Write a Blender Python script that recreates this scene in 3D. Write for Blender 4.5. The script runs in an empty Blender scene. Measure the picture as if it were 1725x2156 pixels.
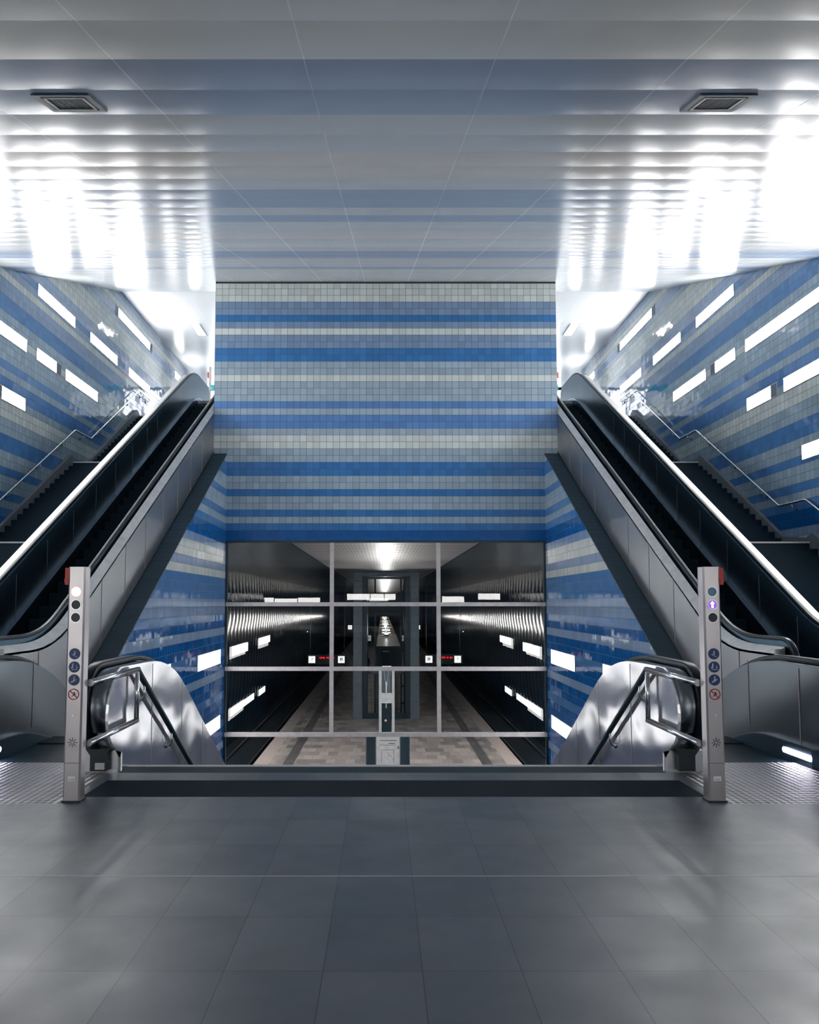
import bpy, bmesh, math, random
from mathutils import Vector, Matrix
random.seed(7)
D = bpy.data
SC = bpy.context.scene
COL = SC.collection

# ------------------------------------------------------------------ camera, exposure, world
cam = D.cameras.new('camera')
cam_ob = D.objects.new('camera', cam)
COL.objects.link(cam_ob)
cam_ob.location = (-0.085, 0.0, 1.45)
cam_ob.rotation_euler = (math.radians(94.0), 0.0, 0.0)
cam.sensor_fit = 'AUTO'
cam.sensor_width = 36.0
cam.lens = 36.0 * 1655.0 / 2156.0
cam.shift_x = 56.5 / 2156.0
cam.shift_y = 74.3 / 2156.0
cam.clip_start = 0.05
cam.clip_end = 400
SC.camera = cam_ob
SC.view_settings.view_transform = 'Standard'
SC.view_settings.look = 'None'
SC.view_settings.exposure = 0.0
SC.view_settings.gamma = 1.0
SC.cycles.max_bounces = 10
SC.cycles.diffuse_bounces = 5
SC.cycles.glossy_bounces = 6
SC.cycles.transparent_max_bounces = 16
SC.cycles.sample_clamp_indirect = 6.0
SC.cycles.caustics_refractive = False
world = D.worlds.new('night_sky')
SC.world = world
world.use_nodes = True
world.node_tree.nodes['Background'].inputs[0].default_value = (0.05, 0.08, 0.13, 1)
world.node_tree.nodes['Background'].inputs[1].default_value = 0.2

E_BOX, E_WELL, E_BACK, E_DAY, E_HALL_FILL = 35.0, 18.0, 26.0, 4.8, 84.0

# ------------------------------------------------------------------ materials
class NT:
    def __init__(s, name):
        s.m = D.materials.new(name); s.m.use_nodes = True
        s.t = s.m.node_tree; s.n = s.t.nodes; s.l = s.t.links
        s.b = s.n['Principled BSDF']
    def new(s, typ, **kw):
        nd = s.n.new(typ)
        for k, v in kw.items(): setattr(nd, k, v)
        return nd
    def put(s, sock, v):
        if hasattr(v, 'is_output') or isinstance(v, bpy.types.NodeSocket): s.l.new(v, sock)
        else: sock.default_value = v
    def math(s, op, a, b=None, c=None, clamp=False):
        nd = s.new('ShaderNodeMath', operation=op); nd.use_clamp = clamp
        for i, v in enumerate((a, b, c)):
            if v is not None: s.put(nd.inputs[i], v)
        return nd.outputs[0]
    def vmath(s, op, a, b=None):
        nd = s.new('ShaderNodeVectorMath', operation=op)
        s.put(nd.inputs[0], a)
        if b is not None:
            if op == 'SCALE': s.put(nd.inputs['Scale'], b)
            else: s.put(nd.inputs[1], b)
        return nd.outputs[0]
    def pos(s):
        return s.new('ShaderNodeTexCoord').outputs['Object']
    def xyz(s, v=None):
        nd = s.new('ShaderNodeSeparateXYZ'); s.l.new(v or s.pos(), nd.inputs[0]); return nd.outputs
    def comb(s, x=0.0, y=0.0, z=0.0):
        nd = s.new('ShaderNodeCombineXYZ')
        for i, v in enumerate((x, y, z)): s.put(nd.inputs[i], v)
        return nd.outputs[0]
    def noise(s, scale=5.0, detail=3.0, vec=None, out='Fac', rough=0.5):
        nd = s.new('ShaderNodeTexNoise'); nd.inputs['Scale'].default_value = scale
        nd.inputs['Detail'].default_value = detail; nd.inputs['Roughness'].default_value = rough
        s.l.new(vec or s.pos(), nd.inputs['Vector']); return nd.outputs[out]
    def white(s, vec, out='Value'):
        nd = s.new('ShaderNodeTexWhiteNoise', noise_dimensions='3D'); s.l.new(vec, nd.inputs['Vector'])
        return nd.outputs[out]
    def mix(s, f, a, b, blend='MIX'):
        nd = s.new('ShaderNodeMix', data_type='RGBA', blend_type=blend)
        s.put(nd.inputs[0], f)
        for i, v in ((6, a), (7, b)):
            if isinstance(v, tuple): v = (*v[:3], 1)
            s.put(nd.inputs[i], v)
        return nd.outputs[2]
    def ramp(s, f, p0, p1):
        nd = s.new('ShaderNodeMapRange'); s.put(nd.inputs[0], f)
        nd.inputs[1].default_value, nd.inputs[2].default_value = p0[0], p1[0]
        nd.inputs[3].default_value, nd.inputs[4].default_value = p0[1], p1[1]
        return nd.outputs[0]
    def bump(s, h, strength=0.3, dist=0.01):
        nd = s.new('ShaderNodeBump'); nd.inputs['Strength'].default_value = strength
        nd.inputs['Distance'].default_value = dist; s.put(nd.inputs['Height'], h)
        s.l.new(nd.outputs[0], s.b.inputs['Normal']); return nd
    def set(s, col=None, rough=None, metal=None, spec=None, coat=None):
        for k, v in (('Base Color', col), ('Roughness', rough), ('Metallic', metal), ('Specular IOR Level', spec), ('Coat Weight', coat)):
            if v is None: continue
            if isinstance(v, tuple) and len(v) == 3: v = (*v, 1)
            s.put(s.b.inputs[k], v)
        return s

def plain(name, col, rough=0.5, metal=0.0, spec=0.5, var=0.12, scale=6.0):
    t = NT(name)
    f = t.noise(scale, 4)
    c = t.mix(t.ramp(f, (0.3, 0.0), (0.7, 1.0)), tuple(x * (1 - var) for x in col), tuple(min(1, x * (1 + var)) for x in col))
    return t.set(c, rough, metal, spec).m

def emit(name, col, strength, base=(0.8, 0.8, 0.8)):
    t = NT(name); t.set(base, 0.35)
    f = t.ramp(t.noise(2.0, 1), (0.2, 0.96), (0.8, 1.04))
    t.put(t.b.inputs['Emission Strength'], t.math('MULTIPLY', f, strength))
    t.b.inputs['Emission Color'].default_value = (*col, 1)
    return t.m

TZ, TH = 0.1935, 0.188
def tile_mat(name, col, axis, tilt=0.012, rough=0.09, var=0.1):
    t = NT(name)
    o = t.xyz()
    u = t.math('DIVIDE', t.math('ADD', o[axis], 50.0), TH)
    v = t.math('DIVIDE', t.math('SUBTRACT', 10.63 + TZ * 100, o[2]), TZ)
    fu, fv = t.math('FRACT', u), t.math('FRACT', v)
    cu, cv = t.math('FLOOR', u), t.math('FLOOR', t.math('ADD', v, 0.0001))
    gap = t.math('MAXIMUM', t.math('LESS_THAN', fu, 0.055), t.math('LESS_THAN', fv, 0.055))
    cell = t.comb(cu, cv, 3.0)
    w = t.white(cell)
    c = t.mix(t.math('MULTIPLY', w, 1.0), tuple(x * (1 - var) for x in col), tuple(x * (1 + var) for x in col))
    c = t.mix(t.math('MULTIPLY', gap, 0.85), c, (0.02, 0.055, 0.09))
    vec = t.vmath('SUBTRACT', t.white(cell, 'Color'), t.comb(0.5, 0.5, 0.5))
    rowv = t.vmath('SUBTRACT', t.white(t.comb(7.0, cv, 1.0), 'Color'), t.comb(0.5, 0.5, 0.5))
    vec = t.vmath('SCALE', t.vmath('ADD', vec, t.vmath('SCALE', rowv, 0.7)), tilt)
    nz = t.vmath('SUBTRACT', t.noise(9.0, 2, None, 'Color'), t.comb(0.5, 0.5, 0.5))
    vec = t.vmath('ADD', vec, t.vmath('SCALE', nz, tilt * 0.6))
    nrm = t.vmath('NORMALIZE', t.vmath('ADD', t.new('ShaderNodeNewGeometry').outputs['Normal'], vec))
    t.l.new(nrm, t.b.inputs['Normal'])
    t.set(c, t.math('ADD', t.math('MULTIPLY', gap, 0.5), rough), 0.0, 0.5)
    return t.m

TC = {'L': (0.55, 0.60, 0.59), 'G': (0.29, 0.38, 0.46), 'M': (0.18, 0.27, 0.41), 'B': (0.035, 0.16, 0.40), 'b': (0.09, 0.21, 0.46), 'D': (0.003, 0.09, 0.31)}
TILE = {'S': tile_mat('soffit_tile', (0.002, 0.024, 0.045), 1, 0.006, 0.5, 0.3)}  # underside shade darkened into the tile colour
for k, c in TC.items():
    TILE['X' + k] = tile_mat('tile_across_' + k, c, 0, 0.010, 0.16)
    TILE['Y' + k] = tile_mat('tile_along_' + k, {'B': (0.065, 0.185, 0.41), 'M': (0.22, 0.31, 0.46)}.get(k, c), 1, 0.020, 0.06)  # blue rows paler, gloss reflection painted into their colour

def steel(name, col=(0.62, 0.64, 0.67), rough=0.22, wav=0.0, wscale=1.0, brushed=0.05):
    t = NT(name)
    o = t.xyz()
    br = t.noise(60.0, 3, t.comb(t.math('MULTIPLY', o[0], 0.4), t.math('MULTIPLY', o[1], 0.4), t.math('MULTIPLY', o[2], 0.02)))
    r = t.math('ADD', t.math('MULTIPLY', br, brushed), rough - brushed * 0.5)
    t.set(t.mix(t.noise(1.3, 3), tuple(x * 0.93 for x in col), tuple(min(1, x * 1.05) for x in col)), r, 1.0)
    if wav:
        vec = t.comb(o[0], t.math('MULTIPLY', o[1], 1.0), t.math('MULTIPLY', o[2], 1.6))
        t.bump(t.noise(wscale, 1.0, vec), wav, 0.1)
    return t.m

M = {}
M['steel'] = steel('brushed_steel', (0.58, 0.60, 0.63), 0.28, 0.06, 1.2)
M['steel_panel'] = steel('panel_steel', (0.42, 0.425, 0.435), 0.36, 0.12, 1.1)
def mirror_mat():
    t = NT('polished_wavy_steel'); o = t.xyz()
    t.set((0.74, 0.75, 0.77), 0.23, 1.0)
    t.b.inputs['Anisotropic'].default_value = 0.97
    t.l.new(t.comb(0.0, 1.0, 0.0), t.b.inputs['Tangent'])
    w = t.noise(1.0, 0.6, t.comb(0.0, t.math('MULTIPLY', o[1], 1.8), t.math('MULTIPLY', o[2], 2.2)))
    t.bump(t.math('MULTIPLY', w, 0.019), 1.0, 1.0)
    return t.m
M['steel_mirror'] = mirror_mat()
M['steel_dark'] = steel('inner_steel', (0.075, 0.13, 0.18), 0.36, 0.05, 1.2)
M['steel_mid'] = steel('cladding_steel', (0.17, 0.195, 0.22), 0.30, 0.10, 1.5)
M['steel_bright'] = plain('satin_deck_steel', (0.62, 0.64, 0.65), 0.32, 0.25)
M['rail'] = steel('rail_steel', (0.62, 0.63, 0.65), 0.2)
M['post'] = steel('post_steel', (0.41, 0.39, 0.395), 0.32, 0.05, 2.0, 0.08)
M['rubber'] = plain('black_rubber', (0.004, 0.010, 0.016), 0.3, 0.0, 0.18)
M['black'] = plain('black_plastic', (0.003, 0.010, 0.016), 0.4)
M['grout'] = plain('seam_line', (0.30, 0.30, 0.31), 0.5)
M['alu'] = plain('grey_aluminium', (0.50, 0.475, 0.475), 0.45, 0.0)
M['white'] = plain('white_paint', (0.78, 0.79, 0.80), 0.45)
M['red'] = plain('red_plastic', (0.50, 0.03, 0.02), 0.4)
M['signblue'] = plain('pictogram_blue', (0.004, 0.03, 0.13), 0.4)
M['signred'] = plain('pictogram_red', (0.36, 0.01, 0.02), 0.4)
M['signwhite'] = plain('pictogram_white', (0.42, 0.52, 0.62), 0.5)
M['signblack'] = plain('pictogram_black', (0.02, 0.03, 0.04), 0.5)
M['stairdark'] = plain('dark_stair_stone', (0.003, 0.014, 0.025), 0.55, 0.0, 0.15)
M['stairedge'] = plain('light_nosing', (0.42, 0.43, 0.44), 0.5)
M['skirting'] = plain('grey_skirting_stone', (0.13, 0.145, 0.165), 0.6)
M['slab'] = plain('slab_concrete', (0.10, 0.12, 0.14), 0.7)
M['box'] = emit('light_box_white', (1.0, 0.985, 0.97), E_BOX)
M['wellbox'] = emit('well_light_white', (1.0, 0.985, 0.97), E_WELL)
M['backbox'] = emit('rear_light_white', (1.0, 0.98, 0.95), E_BACK)
M['day'] = emit('daylight_glass', (0.94, 0.97, 1.0), E_DAY)
M['lampdisc'] = emit('lamp_warm', (1.0, 0.86, 0.74), 4.0)
M['hallbox'] = emit('hall_light_white', (1.0, 0.98, 0.96), 1.3)
M['striplamp'] = emit('strip_lamp', (1.0, 0.97, 0.93), E_HALL_FILL)  # glow of the added lamps over the tracks
M['comblight'] = emit('comb_light', (0.86, 0.82, 1.0), 30.0)
M['signlit'] = emit('lit_sign_white', (1.0, 0.97, 0.93), 1.1)
M['signdim'] = emit('dim_sign_white', (0.9, 0.93, 0.95), 0.28)
M['ledred'] = emit('led_red', (1.0, 0.01, 0.02), 1.1, (0.1, 0, 0))
M['litred'] = emit('lit_red_ring', (1.0, 0.45, 0.40), 0.9)
M['litwhite'] = emit('lit_white', (1.0, 0.97, 1.0), 0.95)
M['litpurple'] = emit('lit_purple', (0.36, 0.14, 0.85), 0.62, (0.2, 0.1, 0.4))
M['litorange'] = emit('lit_orange', (1.0, 0.35, 0.08), 0.6)
M['teal'] = plain('teal_sign', (0.01, 0.36, 0.42), 0.4)
M['skin'] = plain('skin', (0.42, 0.27, 0.21), 0.5)
M['coat'] = plain('dark_coat', (0.012, 0.018, 0.026), 0.8)
M['hair'] = plain('dark_hair', (0.02, 0.015, 0.012), 0.6)

def glass_mat(name, tint=(0.86, 0.91, 0.93), refl=1.0):
    t = NT(name); t.n.remove(t.b)
    tr = t.new('ShaderNodeBsdfTransparent'); tr.inputs[0].default_value = (*tint, 1)
    gl = t.new('ShaderNodeBsdfGlossy'); gl.inputs['Roughness'].default_value = 0.0
    fr = t.new('ShaderNodeFresnel'); fr.inputs[0].default_value = 1.52
    mx = t.new('ShaderNodeMixShader')
    t.l.new(t.math('MULTIPLY', fr.outputs[0], refl, clamp=True), mx.inputs[0])
    t.l.new(tr.outputs[0], mx.inputs[1]); t.l.new(gl.outputs[0], mx.inputs[2])
    t.l.new(mx.outputs[0], t.n['Material Output'].inputs[0])
    return t.m
M['glass'] = glass_mat('clear_glass', refl=0.9)
M['liftglass'] = glass_mat('lift_glass', (0.88, 0.92, 0.93), 0.8)

def ceil_mat(name, col, rough=0.20):
    t = NT(name); o = t.xyz()
    g = t.math('LESS_THAN', t.math('FRACT', t.math('DIVIDE', t.math('ADD', o[0], 61.5 - 0.635), 1.23)), 0.006)
    c = t.mix(t.math('MULTIPLY', g, 0.22), t.mix(t.noise(0.8, 4), tuple(x * 0.95 for x in col), tuple(x * 1.05 for x in col)), (0.75, 0.76, 0.78))
    t.set(c, t.math('ADD', t.math('MULTIPLY', g, 0.3), rough), 0.0, 0.5)
    t.bump(t.noise(0.9, 2, t.comb(t.math('MULTIPLY', o[0], 0.9), t.math('MULTIPLY', o[1], 3.0), 0.0)), 0.06, 0.05)
    return t.m
CM = {'g': ceil_mat('ceiling_grey', (0.63, 0.65, 0.63)), 'u': ceil_mat('ceiling_blue', (0.30, 0.37, 0.49)),
      's': ceil_mat('ceiling_slate', (0.54, 0.57, 0.59)), 'e': ceil_mat('ceiling_beige', (0.63, 0.59, 0.545)),
      'w': ceil_mat('ceiling_white', (0.76, 0.78, 0.80), 0.2)}

def floor_tile_mat():
    t = NT('grey_floor_stone'); o = t.xyz()
    u = t.math('DIVIDE', t.math('ADD', o[0], 39.2 - 0.07), 0.392)
    v = t.math('DIVIDE', t.math('ADD', o[1], 54.0 - 4.285), 0.54)
    gap = t.math('MAXIMUM', t.math('LESS_THAN', t.math('FRACT', u), 0.010), t.math('LESS_THAN', t.math('FRACT', v), 0.007))
    w = t.white(t.comb(t.math('FLOOR', u), t.math('FLOOR', v), 2.0))
    n = t.math('ADD', t.math('MULTIPLY', t.noise(2.2, 6, None, 'Fac', 0.65), 0.7), t.math('MULTIPLY', w, 0.3))
    c = t.mix(t.ramp(n, (0.3, 0.0), (0.72, 1.0)), (0.050, 0.064, 0.083), (0.094, 0.106, 0.124))
    c = t.mix(t.ramp(t.noise(160, 2), (0.62, 0.0), (0.8, 0.25)), c, (0.2, 0.21, 0.23))
    c = t.mix(gap, c, (0.008, 0.014, 0.022))
    r = t.ramp(t.noise(3.0, 5), (0.3, 0.30), (0.7, 0.42))
    t.set(c, r, 0.0, 0.5)
    return t.m
M['floor'] = floor_tile_mat()
def ribbed(name, col, period, axis, rough=0.5, depth=0.3):
    t = NT(name); o = t.xyz()
    f = t.math('FRACT', t.math('DIVIDE', t.math('ADD', o[axis], 40.0), period))
    k = t.math('LESS_THAN', f, 0.45)
    t.set(t.mix(k, col, tuple(x * 0.45 for x in col)), rough)
    t.put(t.b.inputs['Specular IOR Level'], 0.1)
    t.bump(t.math('SUBTRACT', 1.0, k), depth, period * 0.3)
    return t.m
M['mat'] = ribbed('dark_ribbed_mat', (0.004, 0.016, 0.027), 0.02, 0, 0.8)
M['tread'] = ribbed('step_ribs', (0.008, 0.022, 0.034), 0.018, 0, 0.5)
M['darkband'] = plain('dark_stone_band', (0.014, 0.030, 0.044), 0.6, 0.0, 0.12)
def checker_plate():
    t = NT('chequer_plate'); o = t.xyz()
    s = 0.055
    a = t.math('MULTIPLY', t.math('ADD', o[0], o[1]), math.pi / s); b = t.math('MULTIPLY', t.math('SUBTRACT', o[0], o[1]), math.pi / s)
    h = t.math('MULTIPLY', t.math('SINE', a), t.math('SINE', b))
    t.set(t.mix(t.noise(5, 3), (0.24, 0.24, 0.25), (0.34, 0.34, 0.35)), 0.45, 1.0)
    t.bump(h, 0.8, 0.012)
    return t.m
M['plate'] = checker_plate()
def platform_mat():
    t = NT('platform_paving')
    br = t.new('ShaderNodeTexBrick'); br.offset = 0.5
    t.l.new(t.pos(), br.inputs['Vector'])
    br.inputs['Scale'].default_value = 1.0; br.inputs['Mortar Size'].default_value = 0.006
    br.inputs['Brick Width'].default_value = 0.46; br.inputs['Row Height'].default_value = 0.95
    br.inputs['Color1'].default_value = (0.44, 0.385, 0.36, 1); br.inputs['Color2'].default_value = (0.15, 0.145, 0.145, 1)
    br.inputs['Mortar'].default_value = (0.12, 0.11, 0.11, 1); br.inputs['Bias'].default_value = -0.1
    o = t.xyz()
    band = t.math('MULTIPLY', t.math('GREATER_THAN', t.math('ABSOLUTE', t.math('SUBTRACT', o[0], 0.15)), 4.35), t.math('LESS_THAN', t.math('ABSOLUTE', t.math('SUBTRACT', o[0], 0.15)), 4.85))
    c = t.mix(t.math('MULTIPLY', band, 0.85), br.outputs[0], (0.06, 0.065, 0.07))
    t.set(c, 0.38)
    return t.m
M['platform'] = platform_mat()
M['strip'] = plain('platform_edge_strip', (0.44, 0.38, 0.36), 0.5)
M['track'] = plain('track_bed', (0.005, 0.018, 0.030), 0.8)
M['railsteel'] = plain('track_rail', (0.06, 0.06, 0.065), 0.4, 0.6)
def hall_wall():
    t = NT('dark_ribbed_metal'); o = t.xyz()
    f = t.math('FRACT', t.math('DIVIDE', o[1], 1.2))
    h = t.math('MULTIPLY', t.math('MULTIPLY', f, t.math('SUBTRACT', 1.0, f)), 4.0)
    seam = t.math('LESS_THAN', f, 0.03)
    zs = t.math('LESS_THAN', t.math('ABSOLUTE', t.math('SUBTRACT', t.math('ABSOLUTE', t.math('ADD', o[2], 1.5)), 1.62)), 0.035)
    t.set(t.mix(t.math('MAXIMUM', seam, zs), (0.020, 0.046, 0.066), (0.004, 0.010, 0.016)), 0.12, 0.0, 0.10)
    t.bump(h, 0.40, 0.05)
    return t.m
M['hallwall'] = hall_wall()
def hall_ceiling():
    t = NT('perforated_metal_ceiling'); o = t.xyz()
    f = t.math('FRACT', t.math('DIVIDE', o[1], 1.5))
    h = t.math('MULTIPLY', t.math('MULTIPLY', f, t.math('SUBTRACT', 1.0, f)), 4.0)
    dot = t.math('MULTIPLY', t.math('LESS_THAN', t.math('FRACT', t.math('MULTIPLY', o[0], 7.5)), 0.42), t.math('LESS_THAN', t.math('FRACT', t.math('MULTIPLY', o[1], 1.34)), 0.45))
    t.set(t.mix(dot, (0.46, 0.45, 0.45), (0.10, 0.10, 0.11)), 0.32, 0.7)
    t.bump(t.math('ADD', h, t.math('MULTIPLY', t.noise(0.6, 2, t.comb(t.math('MULTIPLY', o[0], 0.3), t.math('MULTIPLY', o[1], 2.0), 0.0)), 1.5)), 0.35, 0.1)
    return t.m
M['hallceil'] = hall_ceiling()
M['hallceildark'] = plain('dark_hall_ceiling', (0.014, 0.032, 0.046), 0.25, 0.3)
M['pillar'] = plain('grey_cladding', (0.12, 0.15, 0.175), 0.5)
M['darkmetal'] = plain('dark_metal', (0.010, 0.028, 0.042), 0.4)
M['liftwhite'] = plain('light_grey_metal', (0.78, 0.78, 0.78), 0.4)
M['beamtop'] = ribbed('beam_top_boards', (0.36, 0.27, 0.23), 1.6, 1, 0.5, 0.0)

# ------------------------------------------------------------------ mesh helpers
class MB:
    def __init__(s): s.v = []; s.f = []; s.mi = []; s.cur = 0; s.smooth = []
        
    def add(s, vs, fs, smooth=False):
        o = len(s.v); s.v += [tuple(p) for p in vs]
        for f in fs: s.f.append([i + o for i in f]); s.mi.append(s.cur); s.smooth.append(smooth)
        return s
    def box(s, x0, x1, y0, y1, z0, z1):
        if x0 > x1: x0, x1 = x1, x0
        if y0 > y1: y0, y1 = y1, y0
        if z0 > z1: z0, z1 = z1, z0
        return s.add([(x0, y0, z0), (x1, y0, z0), (x1, y1, z0), (x0, y1, z0), (x0, y0, z1), (x1, y0, z1), (x1, y1, z1), (x0, y1, z1)],
                     [(0, 3, 2, 1), (4, 5, 6, 7), (0, 1, 5, 4), (1, 2, 6, 5), (2, 3, 7, 6), (3, 0, 4, 7)])
    def prism_x(s, poly, x0, x1, smooth=False):
        """polygon in (y, z) extruded between two x"""
        n = len(poly)
        vs = [(x0, y, z) for y, z in poly] + [(x1, y, z) for y, z in poly]
        s.add(vs, [list(range(n))[::-1], list(range(n, 2 * n))])
        o = len(s.v)
        s.add(vs, [(i, (i + 1) % n, n + (i + 1) % n, n + i) for i in range(n)], smooth)
        return s
    def prism_y(s, poly, y0, y1):
        n = len(poly)
        vs = [(x, y0, z) for x, z in poly] + [(x, y1, z) for x, z in poly]
        return s.add(vs, [list(range(n)), list(range(n, 2 * n))[::-1]] + [((i + 1) % n, i, n + i, n + (i + 1) % n) for i in range(n)])
    def prism_z(s, poly, z0, z1):
        n = len(poly)
        vs = [(x, y, z0) for x, y in poly] + [(x, y, z1) for x, y in poly]
        return s.add(vs, [list(range(n))[::-1], list(range(n, 2 * n))] + [(i, (i + 1) % n, n + (i + 1) % n, n + i) for i in range(n)])
    def sweep_x(s, path, sec, smooth=True, caps=True):
        """path of (y, z); section of (x, h) with h along the path's left normal"""
        n = len(sec); vs = []
        for i, (y, z) in enumerate(path):
            a = path[max(i - 1, 0)]; b = path[min(i + 1, len(path) - 1)]
            ty, tz = b[0] - a[0], b[1] - a[1]; L = math.hypot(ty, tz) or 1
            ny, nz = -tz / L, ty / L
            vs += [(x, y + ny * h, z + nz * h) for x, h in sec]
        fs = []
        for i in range(len(path) - 1):
            for j in range(n):
                k = (j + 1) % n
                fs.append((i * n + j, i * n + k, (i + 1) * n + k, (i + 1) * n + j))
        s.add(vs, fs, smooth)
        if caps: s.add(vs, [list(range(n)), list(range((len(path) - 1) * n, len(path) * n))[::-1]])
        return s
    def tube(s, pts, r, n=12, caps=True):
        pts = [Vector(p) for p in pts]; vs = []; fs = []
        up = None
        for i, p in enumerate(pts):
            a = pts[max(i - 1, 0)]; b = pts[min(i + 1, len(pts) - 1)]
            t = (b - a).normalized()
            if up is None:
                up = Vector((0, 0, 1)) if abs(t.z) < 0.9 else Vector((1, 0, 0))
            up = (up - t * up.dot(t)).normalized()
            e = t.cross(up)
            k = 1.0
            if 0 < i < len(pts) - 1:
                c = (pts[i] - pts[i - 1]).normalized().dot((pts[i + 1] - pts[i]).normalized())
                k = 1 / max(0.5, math.sqrt((1 + c) / 2))
            for j in range(n):
                an = 2 * math.pi * j / n
                vs.append(p + (up * math.cos(an) * k + e * math.sin(an)) * r)
        for i in range(len(pts) - 1):
            for j in range(n):
                q = (j + 1) % n
                fs.append((i * n + j, i * n + q, (i + 1) * n + q, (i + 1) * n + j))
        s.add(vs, fs, True)
        if caps: s.add(vs, [list(range(n))[::-1], list(range((len(pts) - 1) * n, len(pts) * n))])
        return s
    def disc_y(s, cx, cy, cz, r, th=0.003, n=28, r_in=0.0):
        """disc whose face looks along -y"""
        ring = [(cx + r * math.cos(2 * math.pi * i / n), cz + r * math.sin(2 * math.pi * i / n)) for i in range(n)]
        if not r_in: return s.prism_y(ring, cy - th, cy)
        inn = [(cx + r_in * math.cos(2 * math.pi * i / n), cz + r_in * math.sin(2 * math.pi * i / n)) for i in range(n)]
        vs = [(x, cy - th, z) for x, z in ring] + [(x, cy - th, z) for x, z in inn] + [(x, cy, z) for x, z in ring] + [(x, cy, z) for x, z in inn]
        fs = []
        for i in range(n):
            k = (i + 1) % n
            fs += [(i, k, n + k, n + i), (2 * n + k, 2 * n + i, 3 * n + i, 3 * n + k), (k, i, 2 * n + i, 2 * n + k), (n + i, n + k, 3 * n + k, 3 * n + i)]
        return s.add(vs, fs)
    def bar_y(s, cx, cy, cz, l, w, ang, th=0.002):
        """small flat bar on a face that looks along -y"""
        c, q = math.cos(ang), math.sin(ang)
        pl = [(cx + a * c - b * q, cz + a * q + b * c) for a, b in ((-l / 2, -w / 2), (l / 2, -w / 2), (l / 2, w / 2), (-l / 2, w / 2))]
        return s.prism_y(pl, cy - th, cy)
    def build(s, name, mats, parent=None, **tags):
        me = D.meshes.new(name); me.from_pydata(s.v, [], s.f)
        if not isinstance(mats, (list, tuple)): mats = [mats]
        for m in mats: me.materials.append(M[m] if isinstance(m, str) else m)
        for p, i, sm in zip(me.polygons, s.mi, s.smooth): p.material_index = i; p.use_smooth = sm
        bm = bmesh.new(); bm.from_mesh(me); bmesh.ops.remove_doubles(bm, verts=bm.verts, dist=1e-5)
        bmesh.ops.recalc_face_normals(bm, faces=bm.faces); bm.to_mesh(me); bm.free()
        o = D.objects.new(name, me); COL.objects.link(o)
        if parent: o.parent = parent; o.matrix_parent_inverse = Matrix.Translation(-Vector(parent.location)) if parent.type == 'EMPTY' else Matrix()
        for k, v in tags.items(): o[k] = v
        return o

def thing(name, label, cat, loc=(0, 0, 0), group=None):
    o = D.objects.new(name, None); COL.objects.link(o); o.location = loc; o.empty_display_size = 0.2
    o['label'] = label; o['category'] = cat
    if group: o['group'] = group
    return o
def struct(name, mb, mats): return mb.build(name, mats, None, kind='structure')

def fillet(pts, r, n=6):
    out = [pts[0]]
    for i in range(1, len(pts) - 1):
        p = Vector(pts[i]); a = (Vector(pts[i - 1]) - p); b = (Vector(pts[i + 1]) - p)
        d = min(r, a.length * 0.49, b.length * 0.49)
        p0 = p + a.normalized() * d; p1 = p + b.normalized() * d
        for k in range(n + 1):
            t = k / n
            out.append(tuple(p0 * (1 - t) ** 2 + p * 2 * t * (1 - t) + p1 * t * t))
    out.append(pts[-1]); return out
def arc(cy, cz, r, a0, a1, n=12):
    return [(cy + r * math.cos(math.radians(a0 + (a1 - a0) * i / n)), cz + r * math.sin(math.radians(a0 + (a1 - a0) * i / n))) for i in range(n + 1)]
def clip_band(poly, z0, z1):
    def half(pl, keep, zc):
        out = []
        for i in range(len(pl)):
            p, q = pl[i], pl[(i + 1) % len(pl)]
            ip, iq = keep(p[1]), keep(q[1])
            if ip: out.append(p)
            if ip != iq:
                t = (zc - p[1]) / (q[1] - p[1]); out.append((p[0] + (q[0] - p[0]) * t, zc))
        return out
    a = half(poly, lambda z: z >= z0 - 1e-9, z0)
    return half(a, lambda z: z <= z1 + 1e-9, z1) if len(a) > 2 else []

# ------------------------------------------------------------------ the setting
T30 = math.tan(math.radians(30))
def ceil_z(y): return 3.33 + 0.332 * y
YC0, YC1, ZC = 1.0, 26.0, 12.0
YW, ZU, ZP = 22.0, 8.16, -6.0
ROWS = "LLLMMBMLMMBBGGLGGGbGbbGLLGGBBGGBGGBGBDDMLLMLBBBMMBDMDDBDDMDDBDDDBDDMDDDDBDDDDDDDDD"
UP = "GLGbGLGMGL"
def row_key(k):
    return UP[(-k) % len(UP)] if k < 0 else ROWS[min(k, len(ROWS) - 1)]
def tiled_wall(name, poly, axis, at, thick):
    """poly in (u, z); axis 'X': wall facing along y at y=at; axis 'Y': wall facing along x at x=at"""
    keys = list(TC); mb = MB()
    zs = [p[1] for p in poly]
    k0 = math.floor((10.63 - max(zs)) / TZ); k1 = math.ceil((10.63 - min(zs)) / TZ)
    for k in range(k0, k1):
        pl = clip_band(poly, 10.63 - (k + 1) * TZ, 10.63 - k * TZ)
        if len(pl) < 3: continue
        mb.cur = keys.index(row_key(k))
        mb.add([(u, at, z) if axis == 'X' else (at, u, z) for u, z in pl], [list(range(len(pl)))])
    mb.cur = keys.index('G')
    vs = [(u, at + thick, z) if axis == 'X' else (at + thick, u, z) for u, z in poly]
    mb.add(vs, [list(range(len(poly)))])
    return struct(name, mb, [TILE[axis + k] for k in keys])

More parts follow.
